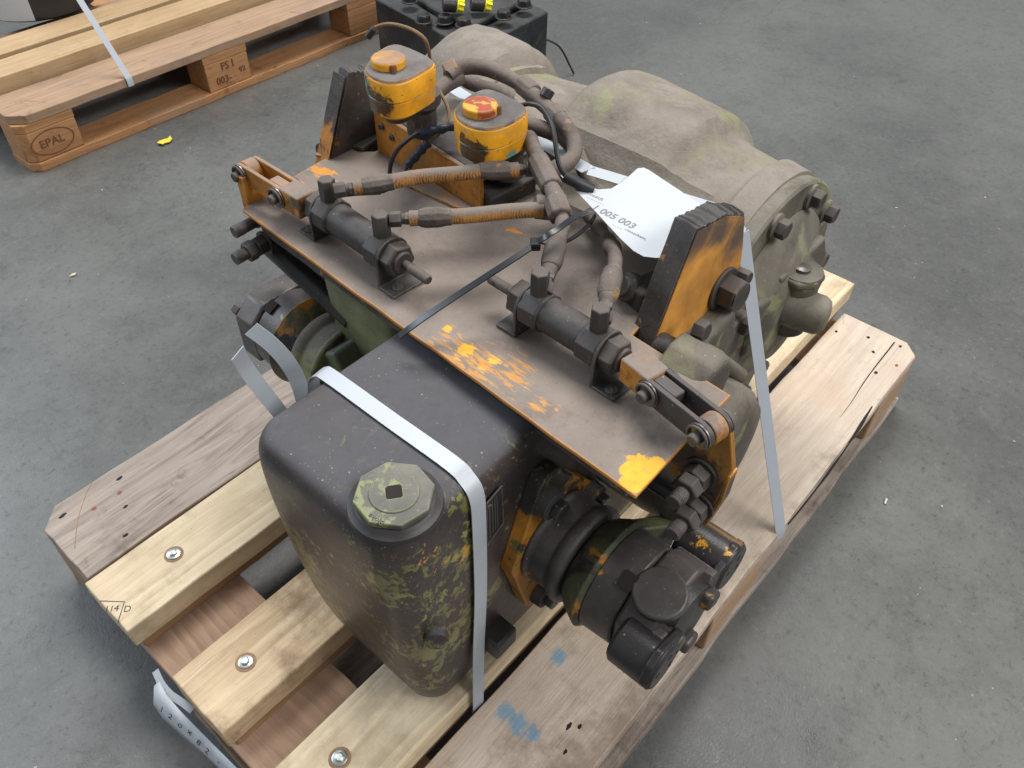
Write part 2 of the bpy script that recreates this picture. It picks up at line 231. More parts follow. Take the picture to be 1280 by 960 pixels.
M['w_new'] = wood('fresh_pine_batten', (.80,.665,.465), (.55,.415,.255), stain=(.30,.225,.145), ring=20, dirt=.5, seed=2, rc=.55, blot_a=.30)
M['w_brown'] = wood('brown_under_board', (.36,.22,.12), (.20,.115,.06), ring=18, seed=17, gr=.5)
M['w_rough'] = wood('rough_stained_batten', (.66,.510,.335), (.36,.230,.115), stain=(.185,.115,.06), ring=14, dirt=.9, seed=19, rc=.35, blot_a=.7, gr=.5)
M['w_cross'] = wood('pinkish_sawn_stringer', (.50,.335,.235), (.30,.185,.125), axis=1, ring=30, seed=9, rc=.5)
M['w_block'] = wood('pressed_pallet_block', (.46,.30,.18), (.27,.16,.09), ring=14, seed=11)
M['w_bgor'] = wood('orange_brown_pallet_board', (.50,.255,.110), (.26,.115,.045), stain=(.36,.22,.13), ring=18, dirt=.6, seed=13, blot_a=.9, gr=.6)
M['w_bgtop'] = wood('grey_brown_pallet_top', (.42,.280,.180), (.26,.155,.09), stain=(.27,.19,.14), ring=16, dirt=.85, seed=14, blot_a=.85, gr=.6)
M['w_bgnew'] = wood('pale_pallet_batten', (.52,.365,.205), (.33,.200,.095), stain=(.40,.28,.16), ring=16, dirt=.6, seed=15)

def concrete():
    t = NT('polished_grey_concrete')
    n1 = t.noise(1.1, 6, .6, seed=1); n2 = t.noise(8, 8, .74, seed=2); n3 = t.noise(330, 3, .6, seed=3); n4 = t.noise(85, 6, .8, .2, seed=14); n5 = t.noise(26, 7, .78, .6, seed=18)
    col = t.mix(t.step(n1, .36, .64), (.155,.156,.152), (.245,.246,.236))
    col = t.mix(t.step(n2, .45, .78, 0, .3), col, (.27,.27,.256)); col = t.mix(t.step(n2, .46, .26, 0, .35), col, (.115,.116,.115))
    col = t.mix(t.step(n5, .50, .30, 0, .35), col, (.10,.10,.10)); col = t.mix(t.step(n5, .56, .78, 0, .4), col, (.27,.27,.26))
    col = t.mix(t.step(n4, .55, .74, 0, .7), col, (.36,.36,.34)); col = t.mix(t.step(n4, .47, .30, 0, .75), col, (.075,.075,.075))
    col = t.mix(t.step(n3, .58, .8, 0, .45), col, (.36,.36,.34)); col = t.mix(t.step(n3, .42, .2, 0, .45), col, (.07,.07,.07))
    vo = t.add('ShaderNodeTexVoronoi', {'Vector': t.mix(.05, t.coord(), t.add('ShaderNodeTexNoise', {'Vector': t.coord(), 'Scale': 18., 'Detail': 5.}).outputs['Color']), 'Scale': 30.}, feature='DISTANCE_TO_EDGE')
    cr = t.math('MULTIPLY', t.step(vo.outputs['Distance'], .05, .004), t.step(t.noise(2.2, 4, .65, seed=6), .52, .66)); col = t.mix(t.math('MULTIPLY', cr, .30), col, (.08,.08,.08))
    st = t.step(t.noise(3.2, 8, .72, .6, seed=9), .62, .72, 0, .45); col = t.mix(st, col, (.075,.074,.072))
    sk = t.add('ShaderNodeTexNoise', {'Vector': t.coord(scale=(1,9,1), rot=(0,0,R(35))), 'Scale': 5., 'Detail': 6., 'Roughness': .7}).outputs[0]; col = t.mix(t.step(sk, .62, .72, 0, .35), col, (.10,.10,.10)); sk2 = t.add('ShaderNodeTexNoise', {'Vector': t.coord(scale=(7,1,1), rot=(0,0,R(15))), 'Scale': 4., 'Detail': 7., 'Roughness': .7}).outputs[0]; col = t.mix(t.step(sk2, .62, .74, 0, .3), col, (.33,.33,.32))
    vs = t.add('ShaderNodeTexVoronoi', {'Vector': t.coord(), 'Scale': 34.}); rs = t.add('ShaderNodeSeparateColor', {0: vs.outputs['Color']}).outputs[0]
    sp = t.math('MULTIPLY', t.step(vs.outputs['Distance'], .06, .03), t.step(rs, .93, .935)); col = t.mix(t.math('MULTIPLY', sp, .8), col, (.60,.59,.56))
    col = t.mix(1., col, (.57,.572,.562), 'MULTIPLY'); t.set(t.b.inputs['Base Color'], col); t.set(t.b.inputs['Roughness'], t.step(n2, .25, .75, .24, .46)); t.b.inputs['Specular IOR Level'].default_value = .6
    t.set(t.b.inputs['Normal'], t.bump(t.math('ADD', n4, n3), .28, .0012)); return t.m
M['concrete'] = concrete()

# ------------------------------------------------------------------ mesh helpers
def link(name, bm, mat, parent=None, smooth=34, bevel=0., seg=2, me=None):
    if me is None:
        me = bpy.data.meshes.new(name); bmesh.ops.recalc_face_normals(bm, faces=bm.faces[:])
        lim = R(smooth)
        for f in bm.faces: f.smooth = True
        for e in bm.edges:
            if len(e.link_faces) == 2 and e.calc_face_angle(0) > lim: e.smooth = False
        bm.to_mesh(me); bm.free(); me.materials.append(M[mat])
    o = bpy.data.objects.new(name, me); C.objects.link(o)
    if bevel:
        b = o.modifiers.new('edge', 'BEVEL'); b.width = bevel; b.segments = seg; b.limit_method = 'ANGLE'; b.angle_limit = R(32); b.harden_normals = False
    if parent is not None: setp(o, parent)
    return o
def setp(o, parent):
    o.parent = parent
    root = parent
    while root.parent: root = root.parent
    if parent.type == 'EMPTY': o.matrix_parent_inverse = Matrix.Translation(-parent.location)
def thing(name, label, cat, loc, group=None):
    o = bpy.data.objects.new(name, None); C.objects.link(o); o.location = loc; o.empty_display_size = .05
    o['label'] = label; o['category'] = cat
    if group: o['group'] = group
    return o
def tag(o, label, cat, group=None, kind=None):
    if label: o['label'] = label
    if cat: o['category'] = cat
    if group: o['group'] = group
    if kind: o['kind'] = kind
    return o
def frame(axis, up=None):
    a = V(axis).normalized(); up = V(up) if up is not None else (V((0,0,1)) if abs(a.z) < .9 else V((1,0,0)))
    x = (up - a*up.dot(a)).normalized(); y = a.cross(x); return x, y, a
def ring(bm, c, x, y, r, n, ph=0., ry=None):
    ry = r if ry is None else ry
    return [bm.verts.new(c + x*(r*math.cos(ph+2*math.pi*i/n)) + y*(ry*math.sin(ph+2*math.pi*i/n))) for i in range(n)]
def skin(bm, rings, cap=True, close=True):
    for a, b in zip(rings, rings[1:]):
        n = len(a)
        for i in range(n if close else n-1):
            j = (i+1) % n
            bm.faces.new((a[i], a[j], b[j], b[i]))
    if cap: bm.faces.new(rings[0][::-1]); bm.faces.new(rings[-1])
def lathe(bm, p, axis, prof, n=32, up=None, ph=0.):
    x, y, a = frame(axis, up); p = V(p)
    skin(bm, [ring(bm, p+a*h, x, y, max(r, 1e-4), n, ph) for h, r in prof])
def cyl(bm, p0, p1, r, n=24, r1=None, ph=0., up=None, ch=0.):
    p0, p1 = V(p0), V(p1); L = (p1-p0).length; r1 = r if r1 is None else r1
    pr = [(0, r), (L, r1)] if not ch else [(0, r-ch), (ch, r), (L-ch, r1), (L, r1-ch)]
    lathe(bm, p0, p1-p0, pr, n, up, ph)
def box(bm, c, s, rot=None, jit=0.):
    m = (rot.to_matrix() if rot is not None else Matrix.Identity(3)); c = V(c)
    vs = [bm.verts.new(c + m @ V((sx*s[0]/2+random.uniform(-jit,jit), sy*s[1]/2+random.uniform(-jit,jit), sz*s[2]/2+random.uniform(-jit,jit)))) for sz in (-1,1) for sx, sy in ((-1,-1),(1,-1),(1,1),(-1,1))]
    bm.faces.new(vs[3::-1]); bm.faces.new(vs[4:])
    for i in range(4): j = (i+1) % 4; bm.faces.new((vs[i], vs[j], vs[j+4], vs[i+4]))
def box2(bm, a, b): box(bm, (V(a)+V(b))/2, [abs(b[i]-a[i]) for i in range(3)])
def prism(bm, pts, d):
    d = V(d); a = [bm.verts.new(V(p)) for p in pts]; b = [bm.verts.new(V(p)+d) for p in pts]
    bm.faces.new(a[::-1]); bm.faces.new(b)
    for i in range(len(a)): j = (i+1) % len(a); bm.faces.new((a[i], a[j], b[j], b[i]))
def catmull(pts, k=8):
    P = [V(p) for p in pts]; P = [P[0]*2-P[1]]+P+[P[-1]*2-P[-2]]; out = []
    for i in range(1, len(P)-2):
        for j in range(k):
            t = j/k; a, b, c, d = P[i-1], P[i], P[i+1], P[i+2]
            out.append(.5*((2*b)+(c-a)*t+(2*a-5*b+4*c-d)*t*t+(3*b-a-3*c+d)*t**3))
    out.append(P[-2]); return out
def sweep(bm, pts, rad, n=16, k=8, sm=True, flat=None, up=None):
    """tube (or flat strip when flat=(halfwidth, halfthick)) along a smooth path"""
    Q = catmull(pts, k) if sm else [V(p) for p in pts]; L = len(Q); tan = [(Q[min(i+1, L-1)]-Q[max(i-1, 0)]).normalized() for i in range(L)]
    x = V(up) if up is not None else (V((0,0,1)) if abs(tan[0].z) < .9 else V((1,0,0))); rings = []
    for i in range(L):
        x = (x - tan[i]*x.dot(tan[i])).normalized(); y = tan[i].cross(x); s = i/(L-1)
        if flat:
            w, h = flat; rings.append([bm.verts.new(Q[i]+x*a*h+y*b*w) for a, b in ((1,-1),(1,1),(-1,1),(-1,-1))])
        else:
            r = rad(s) if callable(rad) else rad; rings.append(ring(bm, Q[i], x, y, r, n))
    skin(bm, rings)
def B(): return bmesh.new()

_bolt = {}
def bolt(parent, p, axis, r=.009, h=.006, washer=True, mat='bolt', name='bolt', stud=0., spin=0.):
    """hex head with washer, base at p pointing along axis; meshes shared"""
    key = (round(r,4), round(h,4), washer, mat, round(stud,4))
    if key not in _bolt:
        bm = B(); z = 0
        if washer: lathe(bm, (0,0,0), (0,0,1), [(0,r*1.28),(r*.14,r*1.3),(r*.2,r*1.24)], 20); z = r*.2
        lathe(bm, (0,0,z), (0,0,1), [(0,r),(h*.86,r),(h,r*.87)], 6)
        lathe(bm, (0,0,z+h-.0002), (0,0,1), [(0,r*.86),(.0006,r*.80)], 18)
        if stud: lathe(bm, (0,0,z+h-.001), (0,0,1), [(0,r*.56),(stud-r*.1,r*.56),(stud,r*.46)], 14)
        o = link(name, bm, mat, None, 30, min(.0008, r*.08), 2); _bolt[key] = o.data
        bpy.data.objects.remove(o)
    o = bpy.data.objects.new(name, _bolt[key]); C.objects.link(o)
    b = o.modifiers.new('edge', 'BEVEL'); b.width = min(.0007, r*.07); b.segments = 2; b.limit_method = 'ANGLE'; b.angle_limit = R(32)
    q = V((0,0,1)).rotation_difference(V(axis).normalized()) @ Quaternion((0,0,1), spin)
    o.rotation_mode = 'QUATERNION'; o.rotation_quaternion = q; o.location = p
    setp(o, parent); return o

def text(body, name, size, origin, xdir, ydir, mat, parent=None, align='CENTER', shear=0., thick=.0002, bold=0.):
    cu = bpy.data.curves.new(name, 'FONT'); cu.body = body; cu.size = size; cu.align_x = align; cu.align_y = 'CENTER'; cu.shear = shear; cu.offset = bold; cu.resolution_u = 3; cu.extrude = thick
    o = bpy.data.objects.new(name, cu); C.objects.link(o); dg = bpy.context.evaluated_depsgraph_get(); me = bpy.data.meshes.new_from_object(o.evaluated_get(dg))
    bpy.data.objects.remove(o); bpy.data.curves.remove(cu)
    x = V(xdir).normalized(); y = V(ydir); y = (y-x*y.dot(x)).normalized(); z = x.cross(y); mt = Matrix((x, y, z)).transposed().to_4x4(); mt.translation = V(origin)
    me.transform(mt); me.materials.clear(); me.materials.append(M[mat]); me.name = name
    o = bpy.data.objects.new(name, me); C.objects.link(o)
    if parent is not None: setp(o, parent)
    return o

# ------------------------------------------------------------------ floor
bm = B(); g = [bm.verts.new(v) for v in ((-9,-9,0),(12,-9,0),(12,13,0),(-9,13,0))]; bm.faces.new(g)
tag(link('floor', bm, 'concrete'), None, None, kind='structure')
random.seed(5)
bm = B()
for i in range(260):
    x, y = random.uniform(-.6, 2.6), random.uniform(-1.2, 3.0)
    if -.03 < x < 1.25 and -.03 < y < .83 and random.random() < .9: continue
    s = random.choice((.0007,.0009,.0011,.0014,.0022)); q = Quaternion((0,0,1), random.uniform(0,6.3))
    box(bm, (x,y,s*.35), (s*random.uniform(1,3), s, s*.6), q, s*.2)
tag(link('floor_crumbs', bm, 'crumb'), 'pale crumbs and dust specks scattered over the grey concrete floor', 'debris', kind='stuff')
bm = B(); c = V((0.8210,1.8450,0.0020)); pr = [(-.022,.002),(-.012,.010),(.002,.012),(.012,.006),(.022,.010),(.018,-.006),(.006,-.012),(-.008,-.008),(-.014,-.013)]
prism(bm, [c+V((a,b,.001+.004*abs(a)/.02)) for a, b in pr], (0,0,.0022))
tag(link('plastic_chip', bm, 'chip', bevel=.0006), 'small bright yellow chip lying on the floor beside the orange pallet', 'debris')
bm = B(); prism(bm, [V((0.3720,1.4910,0.0020))+V(v) for v in ((-.008,0,0),(0,.005,0),(.009,.002,0),(.003,-.004,0))], (0,0,.0015))
tag(link('wood_chip', bm, 'crumb'), 'tiny pale wood chip on the open floor left of the machine', 'debris')
bm = B(); prism(bm, [V((0.9740,-0.0840,0.0020))+V(v) for v in ((-.006,.001,0),(.006,.003,0),(.006,0,0),(-.006,-.002,0))], (0,0,.0012))
tag(link('wood_splinter', bm, 'paper'), 'short white splinter on the floor right of the pallet', 'debris')

# ------------------------------------------------------------------ timber
def board(name, a, b, mat, parent, seed=0, jit=.0014, ch=(0,0,0,0), axis=0, nsub=26, bevel=.0016, tm=None):
    """plank between corners a and b with slightly wavy, knocked edges; ch = corner cut lengths (x0y0, x1y0, x1y1, x0y1)"""
    rnd = random.Random(seed); x0,y0,z0 = a; x1,y1,z1 = b; loop = []
    def side(p, q, n, nx, ny):
        for i in range(n):
            t = i/n; w = mnoise.noise(V((t*9+seed*3.3, nx*5, ny*7)))*jit*1.3 + rnd.uniform(-jit, jit)*.35
            loop.append((p[0]+(q[0]-p[0])*t+nx*w, p[1]+(q[1]-p[1])*t+ny*w))
    P = [(x0,y0),(x1,y0),(x1,y1),(x0,y1)]; D = [(1,0),(0,1),(-1,0),(0,-1)]; N = [(0,-1),(1,0),(0,1),(-1,0)]
    for k in range(4):
        p, q = P[k], P[(k+1)%4]; c0, c1 = ch[k], ch[(k+1)%4]; long_ = (k % 2 == 0) == (axis == 0)
        side((p[0]+D[k][0]*c0, p[1]+D[k][1]*c0), (q[0]-D[k][0]*c1, q[1]-D[k][1]*c1), nsub if long_ else 5, *N[k])
        if c1: loop.append((q[0]-D[k][0]*c1, q[1]-D[k][1]*c1))
    bm = B(); prism(bm, [(x,y,z0) for x, y in loop], (0,0,z1-z0))
    return link(name, bm, mat, parent, 30, bevel, 2)
def pallet(root, ox, oy, th, mats, marks=True, decks=None, far=False):
    deck = decks or [(0,.145,'w_old_r'),(.655,.80,'w_old')]
    sub = []
    for i, (y0, y1, m) in enumerate(deck): sub.append(board('deck_board', (0,y0,.122), (1.2,y1,.144), m, root, seed=i+mats[3], jit=.0022, ch=((.035,.025,0,0) if i == 0 else (0,0,.02,.03))))
    for i, x0 in enumerate((0,.5275,1.055)): sub.append(board('stringer_board', (x0,.0015,.100), (x0+.145,.7985,.1215), mats[0], root, seed=10+i, axis=1, ch=((.02,0,0,.02) if i == 0 else (0,0,0,0))))
    for i, x0 in enumerate((0,.5275,1.055)):
        for j, (y0, y1) in enumerate(((.001,.1),(.3275,.4725),(.70,.799))):
            o = board('block', (x0+.001,y0,.0222), (x0+.144,y1,.0997), mats[1], root, seed=20+i*3+j, nsub=5, bevel=.003, ch=((.02,0,0,0) if i == 0 and j == 0 else (0,0,0,.02) if i == 0 and j == 2 else (0,0,0,0)))
    for i, (y0, y1) in enumerate(((-.004,.1),(.3275,.4725),(.70,.80))): board('bottom_board', (0,y0,0.0), (1.2,y1,.022), mats[2], root, seed=40+i, jit=.003, ch=((.02,0,0,0) if i == 0 else (0,0,0,.02) if i == 2 else (0,0,0,0)))
pal = thing('pallet', 'large wooden pallet with three fresh raised battens carrying the dirty gearbox', 'pallet', (.6,.4,0))
pallet(pal, 0, 0, 0, ('w_cross','w_block','w_old',1))
for i, (y0, y1, m, x0, x1) in enumerate(((.519,.621,'w_new',-.008,1.22), (.328,.429,'w_rough',-.004,1.20), (.155,.256,'w_new',-.006,1.245))):
    board('under_board', (x0+.010,y0+.004,.1222), (x1-.03,y1-.002,.1418), 'w_brown', pal, seed=70+i, jit=.0014, bevel=.0015)
    b = board('batten', (x0,y0,.1422), (x1,y1,.180), m, pal, seed=60+i, jit=.0016, bevel=.0018)
    if i == 1: b['label'] = 'rough brown stained middle batten'
def screw(p):
    p = V(p); bm = B(); lathe(bm, p+V((0,0,.0003)), (0,0,1), [(0,.0125),(.0005,.0118),(.0005,.0100)], 24)
    link('screw_hole', bm, 'w_brown', pal)
    bm = B(); lathe(bm, p+V((0,0,.0004)), (0,0,1), [(0,.0088),(.0014,.0090),(.0022,.0070)], 24)
    lathe(bm, p+V((0,0,.0024)), (0,0,1), [(0,.0056),(.0022,.0054),(.0030,.0038)], 6, ph=.3)
    lathe(bm, p+V((0,0,.0053)), (0,0,1), [(0,.0026),(.0003,.0024)], 12)
    return link('screw', bm, 'zinc', pal, 30, .0004)
for p in ((0.0920,0.5740,0.1800), (0.0650,0.3790,0.1800), (0.0670,0.2100,0.1800)): screw(p)
def nail(p, r=.0042, mat='hole', st=1.6):
    r *= .62; p = V(p)+V((0,0,-.0004)); rn = random.Random(int(p.x*9999))
    bm = B(); p = V(p); x, y, a = frame((0,0,1), (1,.1,0)); skin(bm, [ring(bm, p+a*h, x, y, r*st*k, 12, 0, r*k) for h, k in ((-.001,1),(.0006,1),(.0007,.55))])
    
    for v in bm.verts: v.co += V((rn.uniform(-.0006,.0006), rn.uniform(-.0006,.0006), 0))
    return link('nail', bm, mat, pal)
for k, (p, m, r, st) in enumerate((((0.0290,0.7750,0.1440),'hole',.004,2.6), ((0.1180,0.7760,0.1440),'hole',.004,2.0), ((0.1040,0.7520,0.1440),'rednail',.0048,1.3), ((0.0650,0.7530,0.1440),'rednail',.0048,1.2), ((0.0970,0.7230,0.1440),'hole',.004,1.7), ((0.0710,0.6790,0.1440),'hole',.004,1.8),
        ((1.1420,0.1320,0.1440),'hole',.004,1.2), ((1.1650,0.0820,0.1440),'hole',.0045,1.3), ((1.1350,0.0590,0.1440),'hole',.0045,1.2), ((1.1810,0.0300,0.1440),'hole',.0045,1.2), ((1.1300,0.0150,0.1440),'rednail',.0045,1.3), ((1.0890,0.0340,0.1440),'hole',.005,1.3),
        ((0.2750,0.0510,0.1440),'hole',.0035,2.6), ((0.2830,0.0410,0.1440),'hole',.0035,1.6), ((0.2490,0.0360,0.1440),'hole',.003,1.8))): nail(p, r, m, st)
# long split along the outer board (a thin dark recess) and saw kerf at the old board's end
bm = B(); pts = [(1.1840,0.0420,0.1440), (1.0720,0.0400,0.1440), (1.0010,0.0350,0.1440), (0.9510,0.0330,0.1440)]
sweep(bm, pts, lambda s: .0011*(1-s)+.0002, 6, 5); link('crack', bm, 'hole', pal)
bm = B(); sweep(bm, [(0.0870,0.7990,0.1440), (0.0680,0.7830,0.1440), (0.0400,0.7520,0.1440), (0.0130,0.7110,0.1440)], .0005, 6, 4); link('scratch', bm, 'w_brown', pal)
bm = B(); pts = [(1.0090,0.0050,0.1440), (0.9290,-0.0010,0.1440), (0.8450,-0.0040,0.1440), (0.7710,-0.0050,0.1440), (0.7080,-0.0040,0.1440)]
sweep(bm, pts, lambda s: .0012+.0022*math.sin(s*9)**2*(1-s), 6, 6); link('crack', bm, 'hole', pal)
text('. 114', 'stamp_print', .0118, (-0.0060,0.5640,0.1800), V((0.0120,0.5510,0.1800))-V((-0.0020,0.5640,0.1800)), V((0.0090,0.5830,0.1800))-V((-0.0030,0.5630,0.1800)), 'ink_dark', pal)
text('D', 'stamp_print', .0128, (0.0090,0.5470,0.1800), V((0.0120,0.5510,0.1800))-V((-0.0020,0.5640,0.1800)), V((0.0090,0.5830,0.1800))-V((-0.0030,0.5630,0.1800)), 'ink_dark', pal)
bm = B(); sweep(bm, [(-0.0080,0.5830,0.1800), (0.0120,0.5590,0.1800), (-0.0090,0.5390,0.1800)], 0, sm=False, flat=(.0007,.0001), up=(0,0,1)); link('stamp_print', bm, 'ink_dark', pal)

# background pallet, rotated slightly: built in local space then placed
bgp = thing('pallet', 'orange-brown stamped pallet behind at top left with a strapped black drum', 'pallet', (0,0,0))
pallet(bgp, 0, 0, 0, ('w_bgor','w_bgor','w_bgor',80), decks=[(0,.145,'w_bgtop'),(.40,.5,'w_bgtop'),(.655,.80,'w_bgtop')])
board('batten', (0,.158,.1222), (1.2,.258,.180), 'w_bgnew', bgp, seed=91)
board('batten', (0,.285,.1222), (1.2,.385,.180), 'w_bgnew', bgp, seed=92)
bl = lambda x, z: (x, -.0003, z)
text('EPAL', 'burnt_stamp', .030, bl(.070,.062), (1,0,0), (0,0,1), 'burn', bgp, thick=.0009)
bm = B(); x, y, a = frame((0,-1,0)); 
for q in range(28):
    t0, t1 = 2*math.pi*q/28, 2*math.pi*(q+1)/28
    prism(bm, [V((.072,-.0005,.062))+V((math.cos(t)*rx, 0, math.sin(t)*rz)) for t, rx, rz in ((t0,.056,.032),(t1,.056,.032),(t1,.0535,.0295),(t0,.0535,.0295))], (0,-.0006,0))
link('burnt_stamp', bm, 'burn', bgp)
text('FS I', 'burnt_stamp', .030, bl(.600,.082), (1,0,0), (0,0,1), 'burn', bgp, thick=.0009)
text('003-', 'burnt_stamp', .028, bl(.580,.046), (1,0,0), (0,0,1), 'burn', bgp, thick=.0009)
text('92', 'burnt_stamp', .022, bl(.645,.056), (1,0,0), (0,0,1), 'burn', bgp, thick=.0009)
bgp.location = (0.5150, 1.9476, 0); bgp.rotation_euler = (0,0,0.01465)
for o in bgp.children: o.matrix_parent_inverse = Matrix.Identity(4)
# drum on it
dr = thing('drum', 'black round drum with a white label on the far pallet', 'drum', (.88,2.50,.18))
bm = B(); lathe(bm, (.88,2.50,.1802), (0,0,1), [(0,.150),(.006,.158),(.03,.16),(.27,.16),(.30,.152)], 64); link('drum_body', bm, 'drum', dr, bevel=.001)
bm = B(); lathe(bm, (.88,2.50,.4803), (0,0,1), [(0,.10),(.02,.10),(.022,.092)], 48); link('drum_lid', bm, 'drum', dr)
bm = B(); rr = [[bm.verts.new((.88+.1608*math.cos(a), 2.50+.1608*math.sin(a), z)) for a in [R(205-4*i) for i in range(0,1)]+[R(196+i*4) for i in range(0,12)]] for z in (.187,.30)]
for i in range(1, len(rr[0])-1): bm.faces.new((rr[0][i], rr[0][i+1], rr[1][i+1], rr[1][i]))
for v in rr[0][:1]+rr[1][:1]: bm.verts.remove(v)
link('paper_label', bm, 'paper', dr)
bm = B(); P0, P1 = V((0.8240,1.9500,0.1450)), V((.80,2.08,.40)); 
sweep(bm, [V((P0.x,P0.y-.0045,.124)), V((P0.x,P0.y-.0045,.141)), P0+V((0,-.001,.0022)), P1], 0, sm=False, flat=(.008,.0004), up=(0,-.6,.8))
tag(link('packing_strap', bm, 'strap'), 'white strap slanting down to the edge of the orange-brown pallet at top left', 'strap')

# black casting at the top
blk = thing('hydraulic_block', 'black oily valve block with big bolts and yellow plugs standing on the floor behind', 'machine part', (1.63,1.6,0))
bm = B(); prism(bm, [(1.465,1.325,.0),(1.80,1.345,.0),(1.86,1.80,.0),(1.53,1.78,.0)], (0,0,.20)); link('block_body', bm, 'blackpaint', blk, bevel=.006)
bm = B(); prism(bm, [(1.53,1.40,.2),(1.76,1.41,.2),(1.80,1.76,.2),(1.60,1.74,.2),(1.56,1.58,.2)], (0,0,.022)); link('cover', bm, 'blackpaint', blk, bevel=.008)
for p in ((1.5240,1.4860,0.2100), (1.5230,1.4120,0.2220), (1.4890,1.5310,0.2100), (1.5390,1.6390,0.2220), (1.6370,1.3700,0.2220), (1.7340,1.3810,0.2220)): bolt(blk, p, (0,0,1), .019, .016, mat='black')
for u, p in enumerate(((1.5590,1.4750,0.2500), (1.6150,1.4240,0.2500))):
    p = V(p); bm = B(); cyl(bm, p+V((-.028,.022,.004)), p, .020, 24, ch=.002); h = link('port', bm, 'black', blk)
    ax = V((.75,-.55,-.25)).normalized(); bm = B(); lathe(bm, p, ax, [(0,.0185),(.004,.0185),(.005,.013),(.02,.012),(.021,.009)], 20)
    x, y, a = frame(ax)
    for k in range(6): w = 2*math.pi*k/6; box(bm, p+a*.013+x*math.cos(w)*.0125+y*math.sin(w)*.0125, (.008,.008,.016), V((0,0,1)).rotation_difference(a))
    link('plug', bm, 'yellow', blk, bevel=.001)
bm = B(); cyl(bm, (1.66,1.62,.222), (1.66,1.62,.34), .05, 32, ch=.004); link('valve', bm, 'blackpaint', blk, bevel=.002)
bm = B(); sweep(bm, [(1.80,1.36,.12),(1.84,1.33,.09),(1.87,1.31,.03),(1.88,1.30,.004)], .003, 8); link('cable', bm, 'cable', blk)

# ------------------------------------------------------------------ the machine
G = thing('gearbox', 'dirty orange and olive gearbox unit with cylinders and hoses strapped to the pallet', 'gearbox', (.5,.4,.18))
MY = V((.045,.999,0)).normalized(); MX = V((.999,-.045,0)).normalized()
# oil tank: rounded loft
def rrect(x0, x1, y0, y1, r, z, n=7):
    out = []
    for cx, cy, a0 in ((x1-r,y0+r,-90),(x1-r,y1-r,0),(x0+r,y1-r,90),(x0+r,y0+r,180)):
        for i in range(n): a = R(a0+90*i/(n-1)); out.append((cx+r*math.cos(a), cy+r*math.sin(a), z))
    return out
def loft_rr(secs, n=7):
    bm = B(); rings = [[bm.verts.new(p) for p in rrect(*s, n=n)] for s in secs]; skin(bm, rings); return bm
secs = [(.198,.40,.183,.278,.024,.181),(.176,.42,.171,.300,.028,.186),(.165,.42,.163,.322,.030,.205),(.155,.42,.158,.350,.032,.26),(.149,.42,.157,.363,.033,.33),(.144,.42,.157,.369,.033,.42),(.139,.42,.157,.363,.033,.49),
        (.138,.42,.157,.358,.033,.528),(.140,.42,.159,.355,.032,.541),(.146,.42,.165,.350,.029,.5495),(.152,.42,.176,.346,.023,.5535),(.168,.41,.192,.331,.016,.5545)]
bm = loft_rr(secs, 8); tank = link('oil_tank', bm, 'tank', G, 60)
ss = tank.modifiers.new('sub', 'SUBSURF'); ss.levels = ss.render_levels = 1
tank['label'] = 'dark scuffed oil tank with olive patches'
# filler cap
cc = V((.181,.2235,.5545)) if False else V((0.1780,0.1920,0.5650)); cc.z = .5545
bm = B(); lathe(bm, cc-V((0,0,.004)), (0,0,1), [(0,.041),(.0045,.0400),(.0070,.0355),(.0085,.0345),(.0095,.0325)], 56); cap = link('cap_seat', bm, 'tankdark', tank)
bm = B(); x, y, a = frame((0,0,1), (.8,-.6,0)); n = 8; prof = []
for i in range(n): w = R(12+45*i); prof.append((cc + V((math.cos(w)*.0345, math.sin(w)*.0345, .0060))))
prism(bm, prof, (0,0,.0065)); cap = link('filler_cap', bm, 'cap', tank, bevel=.0012)
bm = B(); N = 40
ra, rb = ring(bm, cc+V((0,0,.0124)), x, y, .0215, N), ring(bm, cc+V((0,0,.0138)), x, y, .0208, N)
sq = []
for i in range(N):
    w = 2*math.pi*i/N; c, s = math.cos(w), math.sin(w); k = .0068/max(abs(c), abs(s)); k = min(k, .0086); sq.append((c*k, s*k))
rc = [bm.verts.new(cc+V((0,0,.0138))+x*a_+y*b_) for a_, b_ in sq]; rd = [bm.verts.new(cc+V((0,0,.0128))+x*a_+y*b_) for a_, b_ in sq]
skin(bm, [ra, rb, rc, rd], cap=False); link('cap_disc', bm, 'cap', tank, 30, .0004)
bm = B(); prism(bm, [cc+V((0,0,.0127))+x*a_+y*b_ for a_, b_ in sq[::4]], (0,0,.0003)); link('socket', bm, 'hole', tank)
text('Bjoke', 'cap_lettering', .0068, cc+V((0.1490,0.1810,0.5690))-V((0.1770,0.1900,0.5690))+V((0,0,.0127)), V((0.1490,0.1920,0.5700))-V((0.1520,0.1710,0.5700)), V((0.1440,0.1750,0.5700))-V((0.1760,0.1890,0.5700)), 'tankdark', tank)
# nameplate on the tank side
bm = B(); np = [(0.2480,0.1550,0.5160), (0.2680,0.1550,0.5220), (0.2710,0.1550,0.4620), (0.2480,0.1550,0.4500)]; prism(bm, np, (0,-.0016,0)); link('nameplate', bm, 'label_plate', tank, bevel=.0004)
cA, cB, cC, cD = [V(p) for p in np]
bm = B()
for f0, f1 in ((.14,.2),(.34,.38),(.50,.54),(.64,.68)):
    for g0, g1 in ((.08,.9),):
        a_ = cA.lerp(cB, f0).lerp(cD.lerp(cC, f0), g0); b_ = cA.lerp(cB, f1).lerp(cD.lerp(cC, f1), g0); c_ = cA.lerp(cB, f1).lerp(cD.lerp(cC, f1), g1); d_ = cA.lerp(cB, f0).lerp(cD.lerp(cC, f0), g1)
        prism(bm, [p+V((0,-.0017,0)) for p in (a_, b_, c_, d_)], (0,-.0004,0))
link('plate_print', bm, 'ink_dim', tank)
